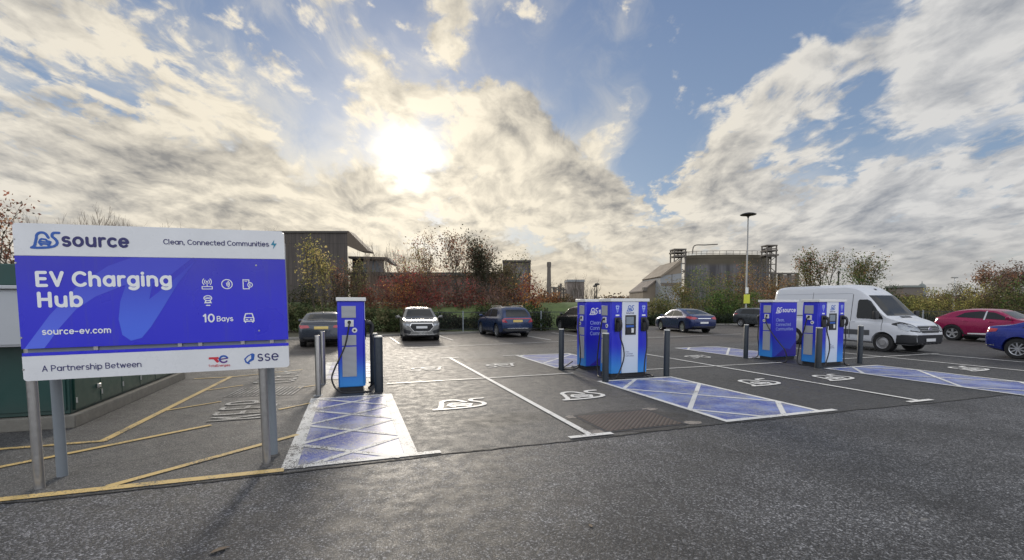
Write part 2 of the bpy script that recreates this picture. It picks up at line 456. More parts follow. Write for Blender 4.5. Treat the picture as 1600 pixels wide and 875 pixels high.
HATCH = [(-0.68, 0.64, 5.45, 9.42, 'a'), (-0.68, 0.64, 11.7, 15.1, 'a'), (5.40, 7.38, 5.47, 9.40, 'b'), (5.40, 7.38, 11.75, 15.1, 'b'),
         (12.42, 14.5, 5.10, 9.2, 'b'), (12.42, 14.5, 11.75, 15.5, 'b')]
blue, wblue = MB(), MB()
lw = Lines(0.012); la = Lines(0.0121)
for x0, x1, y0, y1, k in HATCH:
    (wblue if k == 'a' or y0 > 11 else blue).quad((x0, y0, 0.008), (x1, y0, 0.008), (x1, y1, 0.008), (x0, y1, 0.008))
    L = la if k == 'a' else lw
    W = 0.16 if k == 'a' else 0.10
    L.line((x0, y0), (x0, y1), W); L.line((x1, y0), (x1, y1), W)
    L.line((x0 - 0.05, y0 + 0.05), (x1 + (0.35 if y0 < 6 else 0.05), y0 + 0.05), 0.11); L.line((x0, y1 - 0.05), (x1, y1 - 0.05), 0.11)
    if k == 'a':
        for i in range(-3, 8):
            c = y0 - 0.1 + i * 1.0
            for a, b in (((x0, c), (x1, c + 1.0)), ((x1, c), (x0, c + 1.0))):
                q = clipseg(a, b, x0, x1, y0, y1)
                if q: L.line(q[0], q[1], 0.085)
    else:
        for i in range(-1, 5):
            c = (y1 - 1.04) - 2.02 * (i + 1) if y0 < 8 else y0 + 1.0 + 2.02 * (i - 1)
            for a, b in (((x0, c), (x1, c + 2.02)), ((x1, c), (x0, c + 2.02))):
                q = clipseg(a, b, x0, x1, y0, y1)
                if q: L.line(q[0], q[1], 0.085)
for X in (3.05, 9.9, 17.0, 19.5):
    lw.line((X, 5.45), (X, 15.05), 0.095)
    lw.line((X - 0.33, 5.5), (X + 0.33, 5.5), 0.10)
lw.line((0.72, 10.62), (5.4, 10.68), 0.07); lw.line((7.4, 10.6), (12.4, 10.55), 0.07); lw.line((14.5, 10.6), (20, 10.6), 0.08)
for x0, x1 in ((4.9, 5.5), (2.75, 3.35), (9.6, 10.2)): lw.line((x0, 15.08), (x1, 15.08), 0.09)
tag(blue.build('blue_bay_hatching', M['blue_paint'], fixn=False), kind='structure')
tag(wblue.build('worn_blue_hatching', M['worn_blue'], fixn=False), kind='structure')
la.build('worn_bay_markings', M['worn_white'])
# far rows of bays
for X, Y in ((-3.6, 20.0), (-0.2, 20.6), (2.0, 21.2), (4.7, 22.4), (9.3, 20.9), (11.9, 22.2), (14.5, 23.5), (17.2, 24.0), (22.6, 25.5)):
    lw.line((X, Y), (X - 0.1, Y + 4.2), 0.09)
lw.line((2.0, 19.0), (22, 21.5), 0.07)
lw.build('bay_markings', M['white_line'])
# yellow keep-clear box in front of the cabinets
ly = Lines(0.0122)
ly.line((-6.5, 5.47), (-0.72, 5.44), 0.115)
ly.line((-2.3, 5.5), (-0.73, 6.87), 0.095)
ly.line((-5.2, 7.37), (-3.08, 7.38), 0.085)
ly.line((-3.11, 7.36), (-2.84, 13.0), 0.10)
ly.line((-4.6, 5.85), (-2.0, 7.84), 0.09)
ly.line((-1.2, 8.62), (-0.74, 9.0), 0.07); ly.line((-2.98, 9.17), (-2.3, 9.68), 0.07)
ly.line((-2.86, 11.05), (-2.3, 11.5), 0.07); ly.line((-1.15, 10.7), (-0.74, 10.99), 0.07)
ly.line((-3.6, 12.85), (-2.84, 12.9), 0.08); ly.line((-2.8, 12.9), (-1.3, 13.7), 0.07)
ly.build('yellow_markings', M['yellow_line'])

# ------------------------------------------------------------------ stroke lettering
def arc(cx, cy, rx, ry, a0, a1, n=None):
    n = n or max(4, int(abs(a1 - a0) / 14))
    return [(cx + rx * math.cos(R(a0 + (a1 - a0) * i / n)), cy + ry * math.sin(R(a0 + (a1 - a0) * i / n))) for i in range(n + 1)]
_b = arc(.30, .35, .30, .35, 0, 360, 28)
GLY = {
 'a': (.74, [_b, [(.60, .70), (.60, 0)]]), 'b': (.72, [[(0, 1.02), (0, 0)], _b]), 'c': (.62, [arc(.30, .35, .30, .35, 50, 310)]),
 'd': (.74, [[(.60, 1.02), (.60, 0)], _b]), 'e': (.70, [[(.03, .36), (.59, .36)], arc(.30, .35, .30, .35, 4, 312)]),
 'g': (.74, [_b, [(.60, .70), (.60, -.06)] + arc(.30, -.06, .30, .23, 0, -140)]),
 'h': (.70, [[(0, 1.02), (0, 0)], [(.0, .38)] + arc(.28, .40, .28, .30, 170, 0) + [(.56, 0)]]),
 'i': (.16, [[(0, .70), (0, 0)], [(0, .97), (0, .99)]]), 'l': (.20, [[(0, 1.02), (0, 0)]]),
 'm': (1.06, [[(0, .70), (0, 0)], arc(.23, .44, .23, .26, 175, 0) + [(.46, 0)], [(.46, .44)] + arc(.69, .44, .23, .26, 175, 0) + [(.92, 0)]]),
 'n': (.70, [[(0, .70), (0, 0)], [(.0, .38)] + arc(.28, .40, .28, .30, 170, 0) + [(.56, 0)]]),
 'o': (.74, [_b]), 'p': (.72, [[(0, .70), (0, -.28)], _b]), 'r': (.44, [[(0, .70), (0, 0)], [(0, .36)] + arc(.26, .42, .26, .28, 170, 70)]),
 's': (.58, [arc(.25, .53, .21, .18, 40, 250, 10) + arc(.25, .175, .23, .185, 80, -145, 12)]),
 't': (.46, [[(.13, .95), (.13, .2)] + arc(.32, .2, .19, .2, 180, 280), [(-.04, .70), (.38, .70)]]),
 'u': (.72, [[(0, .70), (0, .30)] + arc(.28, .30, .28, .30, 180, 360) + [(.56, .70)], [(.56, .70), (.56, 0)]]),
 'v': (.62, [[(0, .70), (.26, 0)], [(.26, 0), (.52, .70)]]),
 'w': (.92, [[(0, .70), (.2, 0)], [(.2, 0), (.40, .66)], [(.40, .66), (.60, 0)], [(.60, 0), (.80, .70)]]),
 'y': (.62, [[(0, .70), (.28, .04)], [(.54, .70), (.2, -.26)]]),
 'A': (.82, [[(0, 0), (.34, 1)], [(.34, 1), (.68, 0)], [(.12, .32), (.56, .32)]]),
 'B': (.74, [[(0, 0), (0, 1)], [(0, 1), (.30, 1)] + arc(.32, .76, .24, .24, 90, -90) + [(0, .52)], [(.3, .52)] + arc(.34, .26, .28, .26, 90, -90) + [(0, 0)]]),
 'C': (.84, [arc(.42, .5, .42, .5, 48, 312)]), 'E': (.66, [[(0, 0), (0, 1)], [(0, 1), (.50, 1)], [(0, .52), (.46, .52)], [(0, 0), (.52, 0)]]),
 'H': (.84, [[(0, 0), (0, 1)], [(.66, 0), (.66, 1)], [(0, .52), (.66, .52)]]),
 'K': (.70, [[(0, 0), (0, 1)], [(.55, 1), (.03, .46)], [(.2, .60), (.58, 0)]]), 'L': (.6, [[(0, 1), (0, 0)], [(0, 0), (.48, 0)]]),
 'P': (.72, [[(0, 0), (0, 1)], [(0, 1), (.28, 1)] + arc(.30, .72, .28, .28, 90, -90) + [(0, .44)]]),
 'R': (.74, [[(0, 0), (0, 1)], [(0, 1), (.28, 1)] + arc(.30, .72, .28, .28, 90, -90) + [(0, .44)], [(.28, .44), (.60, 0)]]),
 'T': (.74, [[(.3, 0), (.3, 1)], [(0, 1), (.6, 1)]]), 'V': (.80, [[(0, 1), (.33, 0)], [(.33, 0), (.66, 1)]]),
 '0': (.78, [arc(.32, .5, .32, .5, 0, 360, 28)]), '1': (.42, [[(.2, 0), (.2, 1)], [(.2, 1), (0, .8)]]),
 '.': (.16, [[(0, .02), (0, .03)]]), ',': (.2, [[(.02, .04), (-.04, -.16)]]), '-': (.50, [[(.0, .38), (.34, .38)]]), ' ': (.36, []),
}
class Ink:
    """flat strokes on a plane: origin o, right u, up v, outward n"""
    def __init__(s, o, u, v, n): s.o, s.u, s.v, s.n = Vector(o), Vector(u), Vector(v), Vector(n); s.mb = MB(); s.k = 0
    def P(s, x, y, lift): return s.o + s.u * x + s.v * y + s.n * lift
    def stroke(s, pts, w, round_=True, w_end=None):
        s.k += 1; lift = 0.00012 * s.k
        pts = [Vector(p) for p in pts]
        pts = [p for i, p in enumerate(pts) if i == 0 or (p - pts[i-1]).length > 1e-6]
        closed = len(pts) > 4 and (pts[0] - pts[-1]).length < 1e-4
        if closed: pts = pts[:-1]
        n = len(pts); L = []; Rr = []
        if n == 1: pts.append(pts[0] + Vector((0, 1e-4))); n = 2
        for i in range(n):
            a = pts[i-1] if (i or closed) else None; b = pts[(i+1) % n] if (i < n-1 or closed) else None
            d1 = (pts[i] - a).normalized() if a is not None else (b - pts[i]).normalized()
            d2 = (b - pts[i]).normalized() if b is not None else d1
            t = (d1 + d2)
            t = t.normalized() if t.length > 1e-6 else d1
            nn = Vector((-t.y, t.x)); c = max(0.35, nn.dot(Vector((-d1.y, d1.x))))
            ww = w if w_end is None else w + (w_end - w) * i / (n - 1)
            L.append(pts[i] + nn * ww / 2 / c); Rr.append(pts[i] - nn * ww / 2 / c)
        vs = [s.P(p.x, p.y, lift) for p in L] + [s.P(p.x, p.y, lift) for p in Rr]
        fs = [(i, i+1, n+i+1, n+i) for i in range(n-1)]
        if closed: fs.append((n-1, 0, n, 2*n-1))
        s.mb.add(vs, [f[::-1] for f in fs])
        if round_ and not closed:
            for e, q in ((0, 1), (n-1, n-2)):
                d = (pts[e] - pts[q]).normalized(); a0 = math.atan2(d.y, d.x); ww = (w if (w_end is None or e == 0) else w_end) / 2
                s.mb.poly([s.P(pts[e].x + ww * math.cos(a0 - math.pi/2 + math.pi*j/8), pts[e].y + ww * math.sin(a0 - math.pi/2 + math.pi*j/8), lift) for j in range(9)])
    def fill(s, pts):
        s.k += 1; s.mb.poly([s.P(x, y, 0.00012 * s.k) for x, y in pts])
    def text(s, x, y, size, txt, weight=0.15, track=0.0, round_=True):
        """size is the cap height; returns the end x"""
        gap = weight * 0.75 + track
        for ch in txt:
            adv, st = GLY[ch]
            for k in st: s.stroke([(x + px * size, y + py * size) for px, py in k], weight * size, round_)
            x += (adv + gap) * size
        return x
    @staticmethod
    def words(mk, size, txt, m, parent, weight=0.15, track=0.0):
        x = 0.0
        for w_ in txt.split(' '):
            k = mk(); x = k.text(x, 0, size, w_, weight, track) + 0.36 * size; k.build('lettering', m, parent)
    def width(s, size, txt, weight=0.15, track=0.0): return sum((GLY[c][0] + weight * 0.75 + track) * size for c in txt)
    def build(s, name, m, parent=None): return s.mb.build(name, m, parent, fixn=False)
def logo(ink, x, y, s, w=0.07):
    """the bell-and-S badge with a small car, unit about 1 wide 0.72 high"""
    T = lambda pts: [(x + a * s, y + b * s) for a, b in pts]
    ink.stroke(T([(.0, .0), (.07, .03), (.12, .12), (.15, .25), (.19, .42)] + arc(.38, .46, .19, .20, 165, 30, 10) + [(.57, .50), (.60, .44)]), w * s)
    ink.stroke(T([(.98, .66), (.88, .66)] + arc(.84, .54, .11, .12, 100, 215, 8) + [(.82, .40), (.88, .32), (.90, .22), (.86, .13), (.76, .06), (.60, .02), (.42, .0), (.20, -.01), (.0, .0)]), w * s)
    # car seen inside the bell
    ink.stroke(T([(.27, .22), (.31, .33), (.36, .38), (.50, .36), (.56, .29), (.66, .26)]), w * .75 * s)
    ink.stroke(T([(.27, .21), (.30, .17), (.62, .15), (.67, .25)]), w * .75 * s)
    ink.stroke(T([(.34, .26), (.58, .24)]), w * .7 * s)
    ink.stroke(T([(.33, .16), (.335, .13)]), w * 1.1 * s); ink.stroke(T([(.59, .14), (.595, .11)]), w * 1.1 * s)
UP, TX, TYm = (0, 0, 1), (1, 0, 0), (0, -1, 0)
def flat(name, col, rough=0.4, **k): return material(name, col, rough, var=k.pop('var', 0.04), **k)
M['ink_navy'] = flat('navy_vinyl', (0.022, 0.022, 0.13)); M['ink_white'] = flat('white_vinyl', (0.82, 0.83, 0.84))
M['ink_teal'] = flat('teal_vinyl', (0.02, 0.23, 0.36)); M['ink_red'] = flat('red_vinyl', (0.55, 0.03, 0.05))
M['ink_purple'] = flat('purple_vinyl', (0.10, 0.03, 0.22)); M['ink_blue'] = flat('mid_blue_vinyl', (0.02, 0.10, 0.42))
M['ink_pale'] = flat('pale_blue_vinyl', (0.42, 0.52, 0.85)); M['ink_yellow'] = flat('yellow_vinyl', (0.6, 0.5, 0.05))
M['sign_white'] = material('white_sign_panel', (0.72, 0.73, 0.75), 0.30, var=0.10, vscale=3.5)
M['steel'] = material('brushed_steel', (0.42, 0.41, 0.40), 0.36, 0.9, var=0.15, vscale=9)
M['grey_post'] = material('grey_painted_post', (0.20, 0.225, 0.25), 0.5, var=0.1)
M['black'] = material('black_rubber', (0.016, 0.016, 0.018), 0.5, var=0.2)

def swoosh_blue(name, lightband=None):
    m = bpy.data.materials.new(name); m.use_nodes = True
    g = NT(m.node_tree); b = g.n['Principled BSDF']
    co = g.new('ShaderNodeTexCoord').outputs['Object']
    x, y, z = g.sep(co)
    n = g.noise(co, 2.0, 3, 0.5)
    c = g.mix(g.mul(g.ramp(z, 1.75, 2.25), 0.6), (0.024, 0.024, 0.60), (0.032, 0.030, 0.40))
    c = g.mix(g.mul(n, 0.25), c, (0.05, 0.05, 0.72))
    st = g.noise(g.comb(g.mul(x, 9.0), 0.0, g.mul(z, 0.7)), 1.6, 5, 0.65)
    c = g.mix(g.mul(g.ramp(st, 0.52, 0.72), 0.14), c, (0.10, 0.11, 0.22))
    g.put(b.inputs['Base Color'], c); g.put(b.inputs['Roughness'], g.ramp(n, 0.3, 0.7, 0.22, 0.42))
    return m
M['sign_blue'] = swoosh_blue('blue_sign_panel')
def grad(name, a, b_, axis, lo, hi, rough=0.33):
    m = bpy.data.materials.new(name); m.use_nodes = True
    g = NT(m.node_tree); b = g.n['Principled BSDF']
    co = g.new('ShaderNodeTexCoord').outputs['Object']
    q = g.sep(co)[axis]
    g.put(b.inputs['Base Color'], g.mix(g.ramp(g.add(q, g.mul(g.sub(g.noise(co, 3, 3, 0.5), 0.5), 0.06)), lo, hi), a, b_)); b.inputs['Roughness'].default_value = rough
    return m
M['band'] = grad('light_blue_band', (0.10, 0.16, 0.82), (0.05, 0.06, 0.58), 2, 1.35, 2.3)
M['band2'] = grad('light_blue_swoosh', (0.07, 0.15, 0.80), (0.04, 0.045, 0.55), 2, 1.5, 2.25)

M['base_mortar'] = material('mortar_collar', (0.10, 0.095, 0.09), 0.9, var=0.3)
# ------------------------------------------------------------------ the big information sign
SX0, SX1 = -2.915, -0.645
sign = thing('information_sign', 'large blue and white charging hub sign board on four round posts', 'sign', (-1.81, 5.65, 0))
sign.rotation_euler = (0, R(-0.9), 0)
def rrect(x0, x1, z0, z1, r, tl=1, tr=1, br=1, bl=1):
    p = []
    for (cx, cz, a, f) in ((x1-r, z1-r, 0, tr), (x0+r, z1-r, 90, tl), (x0+r, z0+r, 180, bl), (x1-r, z0+r, 270, br)):
        if f: p += arc(cx, cz, r, r, a, a + 90, 5)
        else: p.append((x1 if a in (0, 270) else x0, z1 if a in (0, 90) else z0))
    return p
ox = 1.81
X0, X1 = SX0 + ox, SX1 + ox
mb = MB(); mb.prism(rrect(X0, X1, 2.27, 2.57, 0.035, 1, 1, 0, 0), -0.07, -0.04); hdr = mb.build('header_panel', M['sign_white'], sign, 50)
mb = MB(); mb.prism(rrect(X0, X1, 1.395, 2.267, 0.02, 0, 0, 0, 0), -0.07, -0.04); main = mb.build('main_panel', M['sign_blue'], sign, 50)
mb = MB(); mb.box(X0, X1, -0.066, -0.04, 1.325, 1.355); mb.build('trim_strip', M['sign_blue'], sign)
mb = MB(); mb.prism(rrect(X0, X1, 1.09, 1.323, 0.03, 0, 0, 1, 1), -0.07, -0.04); low = mb.build('footer_panel', M['sign_white'], sign, 50)
mb = MB()
for zz in (1.375, 1.5, 1.9, 2.4): mb.box(X0 + 0.03, X1 - 0.03, -0.038, -0.008, zz - 0.02, zz + 0.02)
mb.build('rail', M['grey_post'], sign)
for bx in (-0.55, 0.15, 0.33, 0.72, 1.0):
    MB().box(bx - 0.018, bx + 0.018, -0.052, -0.036, 1.358, 1.394).build('bracket', M['steel'], sign)
for px_, m_ in ((-1.1, 'steel'), (0.885, 'steel')):
    MB().cyl(px_, 0.035, -0.2, 1.5, 0.041, 24).build('post', M[m_], sign, 50)
    MB().cyl(px_ + 0.02, 0.37, -0.2, 2.4, 0.046, 24).build('post', M['grey_post'], sign, 50)
for px_, py_, r_ in ((-1.1, .035, .041), (.885, .035, .041), (-1.08, .37, .046), (.905, .37, .046)):
    MB().cyl(px_, py_, -0.03, 0.012, r_ + 0.03, 20, r_ + 0.012).build('post_collar', M['base_mortar'], sign, 50)
for zz in (1.2, 1.5, 2.2, 2.42):
    for px_ in (-1.1, .885):
        q = MB(); q.lathe([(-.0735, .008), (-.070, .010)], 'y', (px_, 0, zz), 12); q.build('fixing', M['steel'], sign, 50)
# second board on the rear posts
MB().box(X0 + 0.05, X1 - 0.05, 0.425, 0.45, 1.46, 2.5).build('rear_panel', M['grey_post'], sign)
# brush stroke graphic on the main panel
F = -0.0704
FT = -0.0722
def decal(x0, z0, dep=FT): return Ink((x0, dep, z0), TX, UP, TYm)
W_, H_ = X1 - X0, 0.872
ik = decal(X0, 1.395, F)
def U(pts): return [(a * W_, b * H_) for a, b in pts]
ik.fill(U([(.01, .0), (.075, .0), (.13, .22), (.19, .42), (.26, .56), (.36, .68), (.5, .72), (.62, 1.0), (.40, 1.0), (.31, .9), (.2, .68), (.1, .36)]))
o_ = ik.build('swoosh_graphic', M['band'], sign)
ik = decal(X0, 1.395, F - 0.0007)
ik.fill(U([(.42, .72), (.46, .78), (.50, .72), (.52, .55), (.60, .75), (.68, .95), (.70, 1.0), (.62, 1.0), (.56, .98), (.50, 1.0), (.47, .9), (.43, .75)]) [:0] or
        U([(.335, .30), (.345, .50), (.37, .70), (.42, .78), (.47, .74), (.45, .52), (.52, .68), (.64, .99), (.56, .70), (.50, .42), (.45, .20), (.415, .08), (.375, .05), (.345, .12)]))
ik.build('swoosh_graphic', M['band2'], sign)
# header: badge and word
ik = decal(X0 + 0.13, 2.345); logo(ik, 0, 0, 0.215, 0.105); ik.build('badge', M['ink_blue'], sign)
ik = decal(X0 + 0.365, 2.37); ik.text(0, 0, 0.108, 'source', 0.24, 0.02); ik.build('lettering', M['ink_navy'], sign)
wd = ik.width(0.046, 'Clean, Connected Communities', 0.17)
Ink.words(lambda: decal(X1 - 0.13 - wd, 2.405), 0.046, 'Clean, Connected Communities', M['ink_navy'], sign, 0.17)
ik = decal(X1 - 0.13, 2.375); ik.fill([(0, .045), (.035, .1), (.03, .062), (.058, .062), (.02, 0), (.028, .042)]); ik.build('lightning_mark', M['ink_teal'], sign)
# main panel wording
Ink.words(lambda: decal(X0 + 0.155, 1.99), 0.122, 'EV Charging', M['ink_white'], sign, 0.24, 0.03)
ik = decal(X0 + 0.158, 1.795); ik.text(0, 0, 0.122, 'Hub', 0.24, 0.04); ik.build('lettering', M['ink_white'], sign)
ik = decal(X0 + 0.165, 1.527); ik.text(0, 0, 0.052, 'source-ev.com', 0.2, 0.02); ik.build('lettering', M['ink_white'], sign)
ik = decal(X0 + 1.485, 1.61); ik.text(0, 0, 0.075, '10', 0.2, 0.0); ik.build('lettering', M['ink_white'], sign)
ik = decal(X0 + 1.605, 1.614); ik.text(0, 0, 0.048, 'Bays', 0.18, 0.0); ik.build('lettering', M['ink_white'], sign)
# pictograms
ik = decal(X0 + 1.53, 1.98, FT)
for r_ in (0.022, 0.040):
    ik.stroke(arc(0, 0.045, r_, r_ * 1.05, 135, 225), 0.008); ik.stroke(arc(0, 0.045, r_, r_ * 1.05, -45, 45), 0.008)
ik.stroke([(0, .045), (0, .047)], 0.016); ik.stroke([(0, .045), (0, 0)], 0.008)
ik.stroke([(-.045, -.03), (.045, -.03), (.045, -.005), (-.045, -.005), (-.045, -.03)], 0.008)
ik.build('pictogram', M['ink_white'], sign); ik = decal(X0 + 1.53, 1.98, FT)
cx = 0.18
ik.stroke(arc(cx, .02, .048, .048, 0, 360, 30), 0.009)
for r_ in (0.012, 0.024, 0.036): ik.stroke(arc(cx - 0.012, .02, r_, r_ * 1.1, -50, 50), 0.008)
ik.build('pictogram', M['ink_white'], sign); ik = decal(X0 + 1.53, 1.98, FT)
cx = 0.365
ik.stroke([(cx + .02, .03), (cx + .02, .065), (cx - .035, .065), (cx - .035, -.03), (cx + .02, -.03), (cx + .02, -.01)], 0.009)
ik.stroke(arc(cx + .03, .012, .022, .024, 0, 360, 20), 0.008); ik.stroke([(cx - .02, .05), (cx, .05)], 0.006)
ik.stroke(arc(cx + .032, .012, .008, .01, 60, 300, 8), 0.006)
ik.build('pictogram', M['ink_white'], sign); ik = decal(X0 + 1.53, 1.98, FT)
ik.stroke(arc(.0, -.125, .035, .026, 0, 360, 20), 0.009); ik.stroke([(-.02, -.125), (.02, -.125)], 0.012)
ik.stroke([(-.02, -.155), (-.026, -.172), (.026, -.172), (.02, -.155)], 0.012); ik.stroke([(-.016, -.2), (.016, -.2)], 0.01)
ik.build('pictogram', M['ink_white'], sign); ik = decal(X0 + 1.53, 1.98, FT)
cz = -.345; cx = 0.37
ik.stroke([(cx - .045, cz), (cx - .03, cz + .05), (cx + .03, cz + .05), (cx + .045, cz), (cx + .045, cz - .03), (cx - .045, cz - .03), (cx - .045, cz)], 0.011)
ik.stroke([(cx - .04, cz + .008), (cx + .04, cz + .008)], 0.009); ik.stroke([(cx - .028, cz - .012), (cx - .012, cz - .012)], 0.01); ik.stroke([(cx + .012, cz - .012), (cx + .028, cz - .012)], 0.01)
ik.stroke([(cx - .035, cz - .03), (cx - .035, cz - .04)], 0.014); ik.stroke([(cx + .035, cz - .03), (cx + .035, cz - .04)], 0.014)
ik.build('pictogram', M['ink_white'], sign)
# footer
Ink.words(lambda: decal(X0 + 0.145, 1.175), 0.052, 'A Partnership Between', M['ink_navy'], sign, 0.14, 0.02)
ik = decal(X0 + 1.51, 1.17)
ik.stroke([(0, .055), (.09, .055)], .022, False); ik.stroke([(.05, .055), (.085, .012)], .026, False)
ik.build('badge', M['ink_red'], sign)
ik = decal(X0 + 1.51, 1.17, FT - 0.0004); ik.stroke(arc(.135, .04, .036, .034, 20, 200, 12), .018); ik.build('badge', M['ink_blue'], sign)
ik = decal(X0 + 1.51, 1.17, FT - 0.0008); ik.stroke(arc(.135, .04, .036, .034, 215, 320, 8), .016); ik.stroke([(.105, .04), (.17, .048)], .012); ik.build('badge', M['ink_purple'], sign)
ik = decal(X0 + 1.505, 1.135); ik.text(0, 0, 0.022, 'TotalEnergies', 0.16); ik.build('lettering', M['ink_red'], sign)
ik = decal(X0 + 1.83, 1.155)
ik.stroke([(.085, .10), (.04, .075), (.012, .045), (.022, .012), (.05, -.005)], .010, True, .016); ik.stroke([(.09, .085), (.085, .04), (.055, .02), (.035, .0)], .034, True, .012)
ik.build('badge', M['ink_blue'], sign)
ik = decal(X0 + 1.965, 1.175); ik.text(0, 0, 0.098, 'sse', 0.13, 0.03); ik.build('lettering', M['ink_navy'], sign)

# painted symbols and words on the tarmac
ik = Ink((0, 0, 0.0145), (1, 0, 0), (0, 1, 0), (0, 0, 1))
for lx, ly_ in ((1.30, 7.72), (3.72, 7.72), (8.25, 7.70), (10.55, 7.65), (15.6, 7.5)): logo(ik, lx, ly_, 1.04, 0.085)
ik.build('painted_bay_badges', M['white_line'])['kind'] = 'structure'
ik = Ink((0, 0, 0.0146), (-1, 0, 0), (0, -1, 0), (0, 0, 1))
for lx, ly_ in ((2.45, 13.1), (4.6, 13.1), (9.1, 13.1), (11.6, 13.0)): logo(ik, -lx, -ly_, 1.0, 0.08)
ik.build('painted_far_badges', M['worn_white'])['kind'] = 'structure'
ik = Ink((-1.32, 8.1, 0.0147), (0, 1, 0), (-1, 0, 0), (0, 0, 1))
def wide(txt, x0, dx, hgt):
    for k_, ch in enumerate(txt):
        for st_ in GLY[ch][1]: ik.stroke([(x0 + k_ * dx + a * dx * 1.1, b * hgt) for a, b in st_], 0.075, False)
wide('KEEP', 0.0, 0.40, 0.80); wide('CLEAR', 3.5, 0.42, 0.80)
ik.build('painted_words', M['faded_white'])['kind'] = 'structure'
ik = Ink((0, 0, 0.0148), (1, 0, 0), (0, 1, 0), (0, 0, 1))
for k_ in range(16):
    t_ = k_ / 15.0; ik.stroke([(-2.35 + 0.08 * k_, 10.1 - 0.01 * k_), (-2.22 + 0.08 * k_, 11.1 - 0.015 * k_)], 0.035, False)
ik.build('painted_stripes', M['faded_white'])['kind'] = 'structure'

# ------------------------------------------------------------------ charging points
def crom(pts, k=8):
    P = [Vector(p) for p in pts]; out = []
    for i in range(len(P) - 1):
        p0, p1, p2, p3 = P[max(i-1, 0)], P[i], P[i+1], P[min(i+2, len(P)-1)]
        for j in range(k):
            t = j / k
            out.append(0.5 * ((2*p1) + (p2-p0)*t + (2*p0-5*p1+4*p2-p3)*t*t + (3*p1-p0-3*p2+p3)*t**3))
    out.append(P[-1]); return out
M['wrap'] = grad('blue_vinyl_wrap', (0.040, 0.26, 0.70), (0.022, 0.030, 0.56), 2, 0.12, 0.85)
M['wrap_gap'] = grad('violet_vinyl_wrap', (0.035, 0.09, 0.62), (0.022, 0.024, 0.54), 2, 0.1, 0.9)
M['wrap_dark'] = flat('dark_violet_vinyl', (0.035, 0.02, 0.36)); M['wrap_mid'] = flat('blue_violet_vinyl', (0.05, 0.07, 0.60))
M['cap'] = material('pale_grey_cap', (0.72, 0.72, 0.70), 0.4, var=0.06)
M['white_panel'] = grad('white_door_panel', (0.52, 0.62, 0.76), (0.66, 0.69, 0.76), 2, 0.1, 1.0)
M['base'] = material('charcoal_plinth', (0.02, 0.02, 0.024), 0.6, var=0.2)
M['screen'] = material('dark_screen_glass', (0.05, 0.06, 0.075), 0.12, var=0.1)
M['bezel'] = material('black_bezel', (0.012, 0.012, 0.014), 0.3)
M['display'] = material('lit_grey_display', (0.22, 0.26, 0.30), 0.2, var=0.15, vscale=20)
def louvre_mat():
    m = bpy.data.materials.new('louvre_grille'); m.use_nodes = True
    g = NT(m.node_tree); b = g.n['Principled BSDF']
    co = g.new('ShaderNodeTexCoord').outputs['Object']; x, y, z = g.sep(co)
    s = g.math('FRACT', g.mul(z, 42.0)); h = g.ramp(s, 0.25, 0.7)
    g.put(b.inputs['Base Color'], g.mix(h, (0.20, 0.21, 0.24), (0.50, 0.51, 0.53))); b.inputs['Roughness'].default_value = 0.5
    return m
M['louvre'] = louvre_mat()
CW, CD, CH = 0.515, 0.50, 1.86
